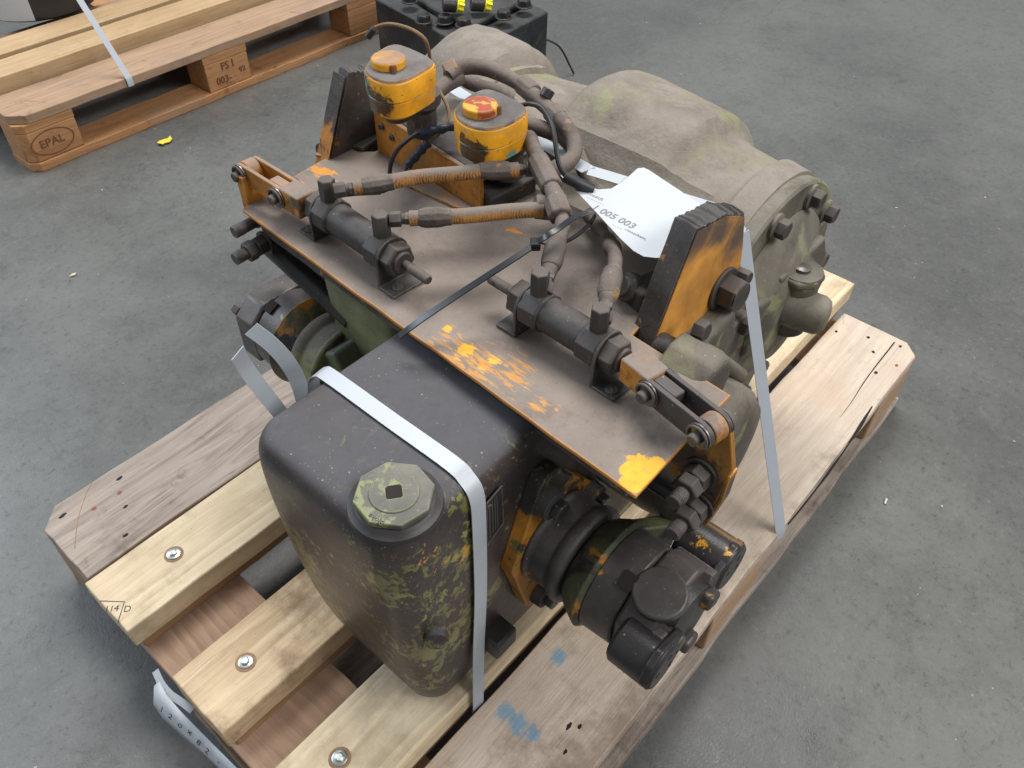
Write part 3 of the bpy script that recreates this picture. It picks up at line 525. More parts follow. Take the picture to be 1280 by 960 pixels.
bm = B(); q_ = [(cA,cB),(cB,cC),(cC,cD),(cD,cA)]
for a_, b_ in q_: cyl(bm, a_+V((0,-.0018,0)), b_+V((0,-.0018,0)), .0007, 6)
link('plate_rim', bm, 'bolt', tank)
bolt(tank, cA.lerp(cC, .12)+V((0,-.0018,0)), (0,-1,0), .003, .0015, False)
bm = B(); box(bm, (0.2590,0.1500,0.2590), (.034,.030,.030)); link('tank_foot', bm, 'tankdark', tank, bevel=.004)
bm = B(); lathe(bm, (0.1680,0.1470,0.3780), (-.7,-.7,.1), [(-.01,.013),(-.002,.0125),(.0,.009)], 24); link('drain_boss', bm, 'tank', tank)
# casting behind the tank and below the plate
bm = loft_rr([(.40,.66,.17,.60,.04,.181),(.385,.68,.15,.62,.045,.26),(.385,.68,.14,.63,.04,.50),(.40,.66,.16,.61,.03,.553)]); link('gear_casing', bm, 'cast', G, 60)
# olive box on the left
bm = loft_rr([(.372,.50,.400,.512,.014,.25),(.362,.50,.396,.518,.016,.40),(.358,.50,.395,.522,.016,.520),(.368,.50,.40,.515,.012,.534)]); ob = link('side_box', bm, 'greenbox', G, 60); ob['label'] = 'olive green painted box behind the oil tank'
bm = B(); lathe(bm, (0.3620,0.5170,0.4080), (-1,0,0), [(-.004,.014),(.0015,.013),(.003,.006)], 9); link('weld_scar', bm, 'cast', ob)
bm = B(); lathe(bm, (0.3600,0.5990,0.3200), (-1,.2,.1), [(-.05,.030),(.0,.027),(.008,.018)], 24); link('side_boss', bm, 'cast', ob)

# top plate
PZ = .575
poly = [(.335,.617),(.303,.038),(.387,.040),(.455,.040),(.462,.155),(.60,.165),(.60,.60),(.527,.602),(.512,.618),(.511,.648),(.490,.662),(.471,.652),(.478,.636),(.444,.633),(.377,.627)]
def plate_mesh():
    bm = B(); out = []; rnd = random.Random(3)
    for i in range(len(poly)):
        p, q = V(poly[i]+(0,)), V(poly[(i+1)%len(poly)]+(0,)); k = max(1, int((q-p).length/.03))
        for j in range(k):
            w = p.lerp(q, j/k); e = 0 if j == 0 else rnd.uniform(-.0007,.0007); out.append((w.x+e, w.y+e, PZ-.004+ .0012*mnoise.noise(w*4)))
    prism(bm, out, (0,0,.004)); return bm
tp = link('top_plate', plate_mesh(), 'plate', G, 30, .0007); tp['label'] = 'dusty steel plate with orange paint worn through'
bm = B(); prism(bm, [(.345,.60,.545),(.318,.055,.545),(.330,.054,.545),(.357,.60,.545)], (0,0,.026)); link('plate_flange', bm, 'bracket_dark', tp)

# cylinders -----------------------------------------------------------
def hyd(p0, d, label, L=.098, fr=.058):
    """p0: outer end (clevis side) of the body axis, d: direction of the free rod end"""
    d = V(d).normalized(); p0 = V(p0); up = V((0,0,1)); sd = d.cross(up)
    e = bpy.data.objects.new('hydraulic_cylinder', None); C.objects.link(e); e.location = (0,0,0); e['label'] = label; setp(e, G); e.matrix_parent_inverse = Matrix.Translation(-G.location)
    def lk(*a, **k):
        o = link(*a, **k); o.parent = e; return o
    bm = B(); cyl(bm, p0+d*.012, p0+d*(L-.012), .0175, 32); lk('barrel', bm, 'steel', bevel=.001)
    for h in (.010, L-.010):
        bm = B(); lathe(bm, p0+d*(h-.0125), d, [(0,.0195),(.002,.0212),(.023,.0212),(.025,.0195)], 8, ph=R(22.5)); lk('end_head', bm, 'steel', bevel=.0012)
        c = p0+d*h+up*.014; bm = B(); lathe(bm, c, up, [(0,.0094),(.028,.0094),(.030,.0084)], 6, up=d); lk('port_fitting', bm, 'bolt', bevel=.0008)
    for h in (-.004, L+.001):
        c = p0+d*h
        bm = B(); prof = []
        for i in range(9): w = R(180*i/8); prof.append(c+sd*math.cos(w)*.021+up*math.sin(w)*.021)
        zb = (PZ+.0004)-c.z; prof = prof+[c-sd*.021+up*zb, c+sd*.021+up*zb]; prism(bm, prof, d*.003)
        o_ = d*(.026 if h > 0 else -.026)
        base = [c+sd*.021+up*zb, c-sd*.021+up*zb, c-sd*.021+up*zb+o_, c+sd*.021+up*zb+o_]; prism(bm, base, up*.003)
        lk('mounting_foot', bm, 'steel', bevel=.0008)
        for sg in (1,-1) if h < 0 else (1,):
            q = c+sd*sg*(.012 if h < 0 else .008)+o_*.62+up*(zb+.003)
            bm = B(); lathe(bm, q, up, [(0,.0062),(.0014,.0060),(.002,.0045)], 18); box(bm, q+up*.0022, (.009,.0012,.0012), Quaternion((0,0,1), .9)); lk('foot_screw', bm, 'bolt')
    for h, r1 in ((L+.004, 1), (-.004, -1)):
        c = p0+d*h
        bm = B(); lathe(bm, c, d*r1, [(0,.0185),(.002,.0188),(.0125,.0185),(.0145,.0165)], 6, ph=R(15)); lathe(bm, c+d*r1*.0145, d*r1, [(0,.0120),(.003,.0118),(.004,.009)], 24); lk('gland_nut', bm, 'bolt', bevel=.0008)
    bm = B(); cyl(bm, p0+d*(L), p0+d*(L+fr), .0048, 18, ch=.0008)
    for i in range(18): lathe(bm, p0+d*(L+fr-.028+i*.0015), d, [(0,.0047),(.0007,.0053),(.0014,.0047)], 16)
    lk('free_rod', bm, 'bolt')
    bm = B(); cyl(bm, p0-d*.03, p0, .0052, 18); lk('rod', bm, 'brightpin')
    return e
AZ = .6075
pA = V((0.3710,0.5060,0.6070)); pA.z = AZ; dA = (V((0.3600,0.3310,0.6070))-V((0.3710,0.5060,0.6070)))
hyd(pA-dA.normalized()*-.004, dA, 'left hydraulic cylinder nearer the far plate corner', .110, .060)
pB = V((0.3970,0.1430,0.6070)); pB.z = AZ; dB = V((0.4080,0.2780,0.6070))-V((0.4020,0.1370,0.6070))
hyd(pB, dB, 'right hydraulic cylinder with an orange paint chip', .092, .056)

# clevis, links, pins and levers -------------------------------------
def linkage(c0, c1, outer, label, orange):
    """c0 clevis centre at the rod, c1 eye at the lever"""
    c0, c1 = V(c0), V(c1); d = (c1-c0).normalized(); up = V((0,0,1)); f = V((-1,0,0)); f = (f-d*f.dot(d)).normalized()
    e = bpy.data.objects.new('lever_linkage', None); C.objects.link(e); e['label'] = label; setp(e, G); e.matrix_parent_inverse = Matrix.Translation(-G.location)
    def lk(*a, **k):
        o = link(*a, **k); o.parent = e; return o
    m = 'orange' if orange else 'steel'; q = Matrix((d, f, up)).transposed().to_quaternion()
    bm = B(); box(bm, c0-d*.022, (.034,.026,.026), q); lk('clevis', bm, 'clevis', bevel=.0016)
    bm = B(); box(bm, c0+d*.006, (.030,.013,.020), q); lk('clevis_tongue', bm, m, bevel=.0015)
    for s in (1,-1):
        bm = B(); prof = []
        for i in range(9): w = R(90+180*i/8); prof.append(c0-d*.004+d*math.cos(w)*.0125+up*math.sin(w)*.0125)
        for i in range(9): w = R(-90+180*i/8); prof.append(c1+d*math.cos(w)*.0125+up*math.sin(w)*.0125)
        prism(bm, [p+f*s*(.0085 if s > 0 else .0085) for p in prof], f*s*.0045); lk('link_bar', bm, m, bevel=.0008)
    for c in (c0-d*.002, c1):
        bm = B(); cyl(bm, c-f*.020, c+f*.024, .0058, 18, ch=.001); lk('pin', bm, 'bolt')
        bm = B(); cyl(bm, c+f*.0133, c+f*.0153, .0125, 26); lk('washer', bm, 'brightpin', bevel=.0003); bm = B(); cyl(bm, c-f*.0153, c-f*.0133, .0125, 26); lk('washer', bm, 'bolt', bevel=.0003)
        bm = B(); sweep(bm, [c+f*.017+d*math.cos(w)*.0105+up*math.sin(w)*.0105 for w in [R(-20+i*28) for i in range(9)]], .0014, 8); lk('retaining_clip', bm, 'bolt')
    bm = B(); cyl(bm, c1-f*.0075, c1+f*.0075, .0130, 28); lk('lever_eye', bm, 'orange', bevel=.001)
    return e, lk, d, f, up
c0, c1 = V((0.3900,0.0780,0.6070)), V((0.3790,0.0210,0.6070)); c0.z = c1.z = AZ
e, lk, d, f, up = linkage(c0, c1, 1, 'right link arm with two pins and an orange edged lever plate', False)
LX = .388
lev = [(LX, c1.y+.013, c1.z-.004), (LX, c1.y-.013, c1.z), (LX, -.004, .565), (LX, .000, .52), (LX, .006, .478), (LX, .016, .472), (LX, .030, .492), (LX, .052, .520), (LX, .060, .556), (LX, .034, .575)]
bm = B(); prism(bm, lev, (.006,0,0)); lk('lever_plate', bm, 'lever', bevel=.001)
bm = B(); prism(bm, [(LX-.001,-.0045,.556),(LX-.001,-.004,.52),(LX-.001,.004,.473),(LX-.001,.0075,.475),(LX-.001,-.0005,.52),(LX-.001,-.002,.556)], (.014,0,0)); lk('lever_rim', bm, 'lever', bevel=.0008)
def stud(parent_e, p, r=.0125, nuts=1, tip=.022, back=.03):
    ax = V((-1,.0,-.02)).normalized(); p = V(p)
    bm = B(); cyl(bm, p-ax*back, p+ax*(tip+nuts*.013), .0072, 16, ch=.001)
    for i in range(6): lathe(bm, p+ax*(nuts*.013+.003+i*.0022), ax, [(0,.0070),(.0011,.0078),(.0022,.0070)], 14)
    o = link('stud', bm, 'bolt'); o.parent = parent_e
    for i in range(nuts):
        bm = B(); lathe(bm, p+ax*(i*.0135), ax, [(0,r*.92),(.0015,r),(.0115,r),(.013,r*.9)], 6, ph=R(10+25*i)); o = link('nut', bm, 'bolt', None, 30, .0008); o.parent = parent_e
    bm = B(); lathe(bm, p-ax*.003, ax, [(0,r*1.2),(.003,r*1.2)], 22); o = link('washer', bm, 'bolt', None, 30, .0004); o.parent = parent_e
stud(e, (0.3850,0.0220,0.5410), .0135, 2, .012)
stud(e, (0.3850,0.0160,0.4990), .0135, 2, .012)
bm = B(); a_, b_ = V((0.4000,0.1120,0.4760)), V((0.3900,0.0200,0.4880)); sweep(bm, [a_, a_.lerp(b_, .5), b_], .010, 14, 3); lk('tie_rod', bm, 'black')
c0, c1 = V((0.3650,0.5640,0.6070)), V((0.3660,0.6310,0.6070)); c0.z = c1.z = AZ
e, lk, d, f, up = linkage(c0, c1, 1, 'left link arm with orange bars and two clipped pins', True)
LX = .372
lev = [(LX, c1.y-.013, c1.z-.004), (LX, c1.y+.013, c1.z), (LX, .655, .55), (LX, .650, .50), (LX, .643, .478), (LX, .625, .482), (LX, .600, .52), (LX, .60, .556), (LX, .615, .575)]
bm = B(); prism(bm, lev, (.006,0,0)); lk('lever_plate', bm, 'lever', bevel=.001)
bm = B(); box(bm, (LX-.012, c1.y-.006, .588), (.03,.012,.045)); lk('lever_web', bm, 'orange', bevel=.001)
stud(e, (0.3450,0.6040,0.5290), .0125, 2, .010)
stud(e, (0.3450,0.6140,0.5550), .0075, 1, .012)
bm = B(); a_, b_ = V((0.3700,0.4870,0.4600)), V((0.3600,0.6210,0.5110)); sweep(bm, [a_, a_.lerp(b_, .5), b_], .013, 14, 3); lk('tie_rod', bm, 'black')

# reservoirs ----------------------------------------------------------
SH2 = [(-0.028,0.0215),(-0.012,0.0325),(0.015,0.0375),(0.034,0.0340),(0.039,0.0175),(0.038,-0.0100),(0.031,-0.0285),(0.018,-0.0365),(-0.007,-0.0375),(-0.024,-0.0335),(-0.034,-0.0245),(-0.039,-0.0110),(-0.037,0.0065)]
SH1 = [(-0.0315,0.013),(-0.0145,0.026),(0.0135,0.038),(0.0345,0.037),(0.0395,0.021),(0.0395,-0.003),(0.0365,-0.021),(0.0265,-0.033),(-0.0055,-0.0385),(-0.0225,-0.0375),(-0.0325,-0.032),(-0.0385,-0.021),(-0.0385,-0.003)]
def dshape(sh, k, z):
    n = len(sh); out = []
    for i in range(n):
        a, b, c, d = (V(sh[(i+q) % n]+(0,)) for q in (-1,0,1,2))
        for j in range(5):
            t = j/5; w = .5*((2*b)+(c-a)*t+(2*a-5*b+4*c-d)*t*t+(3*b-a-3*c+d)*t**3); L = w.length
            w *= (L+k)/L; out.append((w.x, w.y, z))
    return out
def reservoir(cx, cy, sh, z0, z1, red, label, capd):
    e = bpy.data.objects.new('fluid_reservoir', None); C.objects.link(e); e['label'] = label; setp(e, G); e.matrix_parent_inverse = Matrix.Translation(-G.location)
    mr = Matrix.Translation((cx,cy,0))
    def lk(name, bm, mat, **k):
        bmesh.ops.transform(bm, matrix=mr, verts=bm.verts[:]); o = link(name, bm, mat, None, **k); o.parent = e; return o
    zm = z0+(z1-z0)*.50; r = .0375
    bm = B(); skin(bm, [[bm.verts.new(p) for p in dshape(sh, fl, z)] for z, fl in ((z0,-.006),(z0+.004,-.0012),(zm-.001,0),(zm,-.0012))]); lk('reservoir_body', bm, 'can', smooth=40)
    bm = B(); skin(bm, [[bm.verts.new(p) for p in dshape(sh, fl, z)] for z, fl in ((zm+.0002,-.0012),(zm+.001,.0008),(z1-.0015,.0008),(z1,-.0004))]); lk('upper_shell', bm, 'can', smooth=40)
    bm = B(); skin(bm, [[bm.verts.new(p) for p in dshape(sh, fl, z)] for z, fl in ((z1+.0001,-.0010),(z1+.0022,-.0016),(z1+.0032,-.0030))]); lk('lid', bm, 'lid', smooth=40)
    bm = B(); lathe(bm, (capd[0],capd[1],z1+.0033), (0,0,1), [(0,.0190),(.0075,.0190),(.0092,.0178),(.0096,.012)], 14); lk('screw_cap', bm, red, smooth=30, bevel=.0008)
    bm = B(); lathe(bm, (capd[0]+.0185*math.cos(capd[2]+math.pi),capd[1]+.0185*math.sin(capd[2]+math.pi),z1+.0033), (0,0,1), [(0,.0042),(.006,.004),(.008,.003)], 10); lk('cap_notch', bm, 'burn', smooth=30)
    bm = B(); lathe(bm, (.036,.002,z0-.050), (0,0,1), [(0,.018),(.030,.018),(.038,.024),(.0502,.024)], 24); lk('neck', bm, 'bracket_dark')
    bm = B(); skin(bm, [[bm.verts.new(p) for p in dshape(sh, fl, z)] for z, fl in ((z0-.010,-.016),(z0-.002,-.010),(z0-.0005,-.008))]); lk('base_rim', bm, 'bracket_dark', smooth=40)
    return e
reservoir(.526, .4055, SH2, .656, .6975, 'redcap', 'right fluid reservoir with red orange cap', (-.010,.001,2.2))
reservoir(.5035, .522, SH1, .676, .7190, 'orcap', 'left fluid reservoir with dusty orange rimmed cap', (-.008,.000,1.1))
# mounting bracket under them
bm = B(); prism(bm, [(.530,.600,PZ),(.520,.412,PZ),(.520,.412,.617),(.530,.600,.632)], (.006,0,0)); mb = link('mounting_bracket', bm, 'orange', G, 30, .001)
bm = B(); prism(bm, [(.5362,.600,.628),(.5262,.412,.611),(.600,.410,.611),(.600,.600,.628)], (0,0,.006)); link('bracket_shelf', bm, 'bracket_dark', mb, 30, .001)
for p in ((0.5290,0.5850,0.6150), (0.5290,0.5670,0.6070), (0.5250,0.4300,0.5990)): bolt(mb, p, (-1,0,0), .0045, .003, False, name='screw')
bm = B(); prism(bm, [(0.4960,0.5160,0.5760), (0.5220,0.4940,0.5760), (0.5140,0.4200,0.5760), (0.5030,0.4330,0.5760)], (0,0,.0025)); link('bracket_foot', bm, 'orange', mb)
# casting shapes between reservoirs and housing
bm = B(); lathe(bm, (.585,.455,.57), (0,0,1), [(0,.040),(.035,.038),(.05,.030),(.055,.015)], 28); link('pump_body', bm, 'bracket_dark', G)
bm = B(); lathe(bm, (0.5800,0.5650,0.6000), (.3,1,.1), [(0,.016),(.03,.016),(.032,.012)], 20); link('pipe_union', bm, 'hose', G)
bm = B(); lathe(bm, (.60,.54,.56), (0,0,1), [(0,.050),(.045,.046),(.065,.036),(.072,.02)], 28); link('pump_body', bm, 'cast', G)
bm = B(); box(bm, (0.5560,0.4980,0.6100), (.050,.028,.012), Quaternion((0,0,1), .1)); link('clamp_block', bm, 'bracket_dark', G, 30, .002)
bm = B(); box(bm, (0.5620,0.4140,0.5850), (.070,.040,.020), Quaternion((0,0,1), -.1)); link('clamp_block', bm, 'bracket_dark', G, 30, .002)
bm = B(); box(bm, (0.5780,0.6890,0.6000), (.040,.065,.016), Quaternion((0,0,1), .25)); link('clamp_block', bm, 'cast', G, 30, .003)
bm = B(); box(bm, (0.5380,0.6350,0.5780), (.052,.036,.005), Quaternion((0,0,1), .2)); link('washer_plate', bm, 'bracket_dark', G, 30, .001)
bm = B(); p = V((0.5530,0.6470,0.5810)); lathe(bm, p, (0,0,1), [(0,.013),(.012,.013),(.017,.010),(.019,.005)], 20); link('plate_nut', bm, 'bracket_dark', G)

# lifting brackets ----------------------------------------------------
def torch(bm_pts, y0, y1, name, label):
    """thick torch cut plate standing in the xz plane with ragged top edge"""
    rnd = random.Random(9); out = []
    n = len(bm_pts)
    for i in range(n):
        p, q = V(bm_pts[i]), V(bm_pts[(i+1)%n]); rag = (q-p).length > .03 and abs((q-p).z) < .06 and p.z > .62
        k = 22 if rag else 5
        for j in range(k):
            w = p.lerp(q, j/k)
            if j and rag: w += V((rnd.uniform(-.001,.001),0,rnd.uniform(-.0016,.0016)+.003*mnoise.noise(w*45)))
            elif j: w += V((rnd.uniform(-.0006,.0006),0,0))
            out.append(w)
    bm = B(); a = [bm.verts.new((p.x, y0, p.z)) for p in out]; b = [bm.verts.new((p.x+.004, (y0+y1)/2, p.z+(rnd.uniform(-.0022,.0018) if p.z > .64 else 0))) for p in out]; c = [bm.verts.new((p.x+.008, y1, p.z-(.004 if p.z > .64 else 0))) for p in out]
    skin(bm, [a, b, c]); return bm
ptsR = [(.462,0,.556),(.512,0,.682),(.570,0,.671),(.612,0,.650),(.628,0,.600),(.634,0,.572),(.600,0,.548),(.545,0,.520),(.500,0,.500)]
bm = torch(ptsR, .135, .163, '', ''); o = link('lifting_bracket', bm, 'bracket_dark', G, 30, .0012); o['label'] = 'right lifting bracket with bright orange side'
cen = V((.56,0,.59)); face = [V((cen.x+(p[0]-cen.x)*.985, .1348, cen.z+(p[2]-cen.z)*.965)) for p in ptsR]
bm = B(); prism(bm, face, (0,-.0012,0)); fo = link('painted_face', bm, 'bracket_or', o)
ptsL = [(.470,0,.560),(.521,0,.672),(.560,0,.664),(.585,0,.655),(.61,0,.60),(.61,0,.56),(.52,0,.545)]
bm = torch(ptsL, .628, .655, '', ''); o2 = link('lifting_bracket', bm, 'bracket_dark', G, 30, .0012); o2['label'] = 'left dark torch cut lifting bracket behind the reservoir'
bm = B(); prism(bm, [(.468,.629,.562),(.517,.629,.668),(.520,.654,.667),(.471,.654,.562)], (-.0012,0,0)); link('painted_face', bm, 'bracket_left', o2)
bm = B(); cyl(bm, (0.4850,0.6570,0.5690), V((0.4850,0.6570,0.5690))+V((.02,.0,0)), .013, 20); link('plate_bolt', bm, 'black', G)
bolt(o, (0.5960,0.1320,0.5660), (-.05,-1,.05), .0195, .020, True, name='lifting_bolt', spin=.3)
bolt(o, (0.6240,0.1300,0.5700), (-.05,-1,.1), .0085, .014, False, name='bolt')
# bolts on the plate beside the bracket
bolt(tp, (0.5130,0.1820,0.5760), (.1,.1,1), .012, .014, True, mat='black'); bolt(tp, (0.5050,0.1610,0.5760), (0,0,1), .009, .006, True, mat='black')
bm = B(); box(bm, (0.5230,0.1720,0.5880), (.060,.028,.026), Quaternion((0,0,1), -.25)); link('clamp_block', bm, 'bracket_dark', G, 30, .004)
bm = B(); lathe(bm, (0.5050,0.1880,0.5900), (-.8,.3,.5), [(0,.016),(.01,.015),(.012,.010),(.016,.010)], 18); link('bracket_nut', bm, 'bracket_dark', G, 30, .001)

# main housing --------------------------------------------------------
def housing():
    prof = [(.165,.150),(.17,.170),(.200,.175),(.204,.169),(.212,.168),(.235,.172),(.262,.176),(.270,.179),(.284,.199),(.292,.204),(.33,.209),(.37,.213),(.415,.217),(.438,.217),(.446,.212),(.466,.181),(.474,.177),(.50,.175),(.55,.171),(.590,.170),(.593,.178),(.606,.178),(.609,.172),(.626,.196),(.634,.201),(.70,.209),(.74,.208),(.765,.196),(.795,.160),(.815,.10)]
    ys = []
    for (y0, r0), (y1, r1) in zip(prof, prof[1:]):
        k = max(1, int((y1-y0)/.006))
        for q in range(k): ys.append((y0+(y1-y0)*q/k, r0+(r1-r0)*q/k))
    ys.append(prof[-1]); N = 170
    bm = B(); rings = []
    for y, r in ys:
        cx = .78-.045*(y-.4); ring_ = []
        kf = 1-.62*max(0, min(1, (y-.60)/.17))
        for i in range(N):
            a = 2*math.pi*i/N; d = (math.cos(a), math.sin(a)); pr = d[0]*.667+d[1]*.745; w = max(0, pr)
            e = min(1, max(0, (w-.12)/.72)); e = e*e*(3-2*e)
            if .28 < y < .46: e = min(1, max(0, (w-.22)/.42))      # second hump is boxier, with a shoulder
            rr = min(r, .178) + (r-min(r, .178))*e
            rr *= 1-(1-kf)*max(0, min(1, (.99-pr)/.4))
            if d[1] < -.3: rr *= 1+.18*(-d[1]-.3)
            px, pz = cx+d[0]*rr, .42+d[1]*rr
            q = V((px*8, y*8, pz*8)); dd = mnoise.noise(q)*.0012 + mnoise.noise(q*3.1)*.0004 + mnoise.noise(q*9)*.0003
            am = math.degrees(a)
            if y > .215: dd += .0035*math.exp(-((am-112)/2.2)**2) + .0030*math.exp(-((am-62)/2.0)**2)*(1 if y > .50 else .0)   # parting ribs
            dd += .004*math.exp(-((y-.268)/.005)**2)*(1 if 70 < am < 150 else .3) - .003*math.exp(-((y-.285)/.006)**2)
            ring_.append(bm.verts.new((px+d[0]*dd, y, max(pz+d[1]*dd, .1815))))
        rings.append(ring_)
    skin(bm, rings); return link('main_housing', bm, 'housing', G, 28)
H = housing(); H['label'] = 'big dust covered housing casting with two humps'
# lumps and ribs on the housing front/top
bm = B(); lathe(bm, (.755,.60,.45), (.05,.1,1), [(0,.085),(.10,.072),(.125,.06),(.138,.04),(.143,.02)], 32); link('housing_boss', bm, 'housing', H, 60)
bm = B(); lathe(bm, (0.7990,0.6410,0.6000), (0,0,1), [(-.05,.022),(.0,.02),(.006,.012)], 20); link('plug', bm, 'cast', H)
bm = B(); sweep(bm, [(0.6710,0.5680,0.5750), (0.6970,0.5410,0.5920), (0.6930,0.4880,0.5950), (0.6630,0.3850,0.5900)], .018, 12); link('casting_rib', bm, 'housing', H)
# end flange
def fl(y0, y1, c, r, name, mat, n=56, ch=.003, par=None, scal=None):
    bm = B(); rings = []
    for y, k in ((y0, -ch), (y0-ch, 0), (y1+ch, 0), (y1, -ch)):
        rings.append([bm.verts.new((c[0]+(r+k)*math.cos(2*math.pi*i/n)*(1+.05*(scal or 0)*math.cos(4*math.pi*i/n)), y, c[1]+(r+k)*math.sin(2*math.pi*i/n))) for i in range(n)])
    skin(bm, rings); return link(name, bm, mat, par or H, 30)
FC = (.785,.42)
fl(.192,.150, FC, .168, 'end_flange', 'endcast')
bm = B(); lathe(bm, (FC[0],.1495,FC[1]), (0,-1,0), [(0,.132),(.006,.128),(.030,.075),(.036,.066),(.038,.055)], 40); link('end_cover', bm, 'endcast', H, 50)
for k in range(10):
    a = R(100-36*k+6); p = (FC[0]+.148*math.cos(a), .150, FC[1]+.148*math.sin(a))
    bm = B(); lathe(bm, p, (0,-1,0), [(-.004,.017),(.004,.016),(.006,.012)], 20); link('bolt_boss', bm, 'endcast', H)
    bolt(H, (p[0], .1445, p[2]), (0,-1,0), .0125, .012, False, spin=k*.4)
# ribbed triangular web, plug boss, socket plugs
bm = B(); prism(bm, [(.74,.135,.50),(.86,.135,.50),(.90,.135,.44),(.84,.135,.36),(.76,.135,.42)], (0,-.014,0)); link('cover_web', bm, 'endcast', H, 30, .006, 3)
bm = B(); lathe(bm, (0.7910,0.1650,0.4970), (0,-.05,1), [(0,.020),(.045,.019),(.052,.016),(.054,.012)], 22); link('breather_boss', bm, 'endcast', H)
bolt(H, (0.7530,0.1600,0.5620), (0,-.1,1), .0075, .004, False)
b0 = V((0.7860,0.1150,0.4920)); bm = B(); lathe(bm, b0, (0,0,-1), [(0,.026),(.004,.028),(.02,.026),(.09,.026)], 26); link('drain_boss', bm, 'cast', H)
bm = B(); lathe(bm, b0, (0,0,1), [(0,.010),(.004,.010),(.0045,.006),(.0046,.0058)], 18); link('drain_plug', bm, 'brightpin', H)
bm = B(); prism(bm, [b0+V(v) for v in ((-.028,.03,-.012),(-.03,-.01,-.012),(-.012,-.027,-.012),(.012,-.027,-.012),(.028,-.008,-.012),(.028,.03,-.012))], (0,0,.011)); link('boss_pad', bm, 'endcast', H, 30, .004, 3)
n0 = V((0.7790,0.0900,0.4440)); bm = B(); lathe(bm, n0+V((-.01,.035,0)), (.3,-1,-.05), [(0,.026),(.03,.0265),(.052,.0255),(.060,.021),(.063,.012),(.0635,.004)], 28); link('end_cap', bm, 'endcast', H, 50)
# lower side gear cover (olive), facing the camera's right
fl(.175,.128, (.655,.36), .122, 'side_cover', 'cast', scal=1.)
for k in range(7):
    a = R(80-38*k); p = (.655+.106*math.cos(a), .1285, .36+.106*math.sin(a)); bolt(H, p, (0,-1,0), .010, .009, False, spin=k)
bm = B(); prism(bm, [(.69,.145,.49),(.80,.145,.46),(.78,.145,.38),(.69,.145,.40)], (0,-.024,0)); link('cover_rib', bm, 'cast', H, 30, .008, 3)
# axle arm casting right in front (behind the link arm)
bm = B(); prism(bm, [(.46,.11,.535),(.60,.11,.548),(.620,.11,.50),(.56,.11,.44),(.44,.11,.44)], (0,.05,0)); link('support_arm', bm, 'cast', H, 30, .010, 3)
bm = B(); rings = []
for y, k in ((.16,.0),(.09,0),(.055,-.004),(.042,-.014),(.036,-.04)):
    rings.append([bm.verts.new((.497+(.088+k)*math.cos(2*math.pi*i/40), y, .435+(.086+k)*math.sin(2*math.pi*i/40))) for i in range(40)])
skin(bm, rings); link('output_cover', bm, 'cast', H, 50)
bm = B(); lathe(bm, V((0.4710,0.0600,0.5580))+V((.004,.055,-.006)), (0,-1,0), [(0,.037),(.038,.036),(.047,.033),(.052,.026),(.053,.012)], 10, ph=.3); link('cover_lug', bm, 'cast', H, 20, .003, 3)
bm = B(); sweep(bm, [(0.5030,0.1000,0.5610), (0.5370,0.0900,0.5270), (0.5640,0.0750,0.4960)], .009, 12); link('casting_rib', bm, 'cast', H)
bolt(H, (0.5000,0.1080,0.5870), (0,-1,.1), .011, .012, False)
bm = B(); p = V((0.4770,0.1150,0.5660)); cyl(bm, p+V((0,.02,0)), p+V((0,-.010,.0)), .0135, 24, ch=.002); cyl(bm, p+V((0,-.0101,0)), p+V((0,-.014,0)), .009, 6); link('split_collar', bm, 'steel', H, 30, .001)

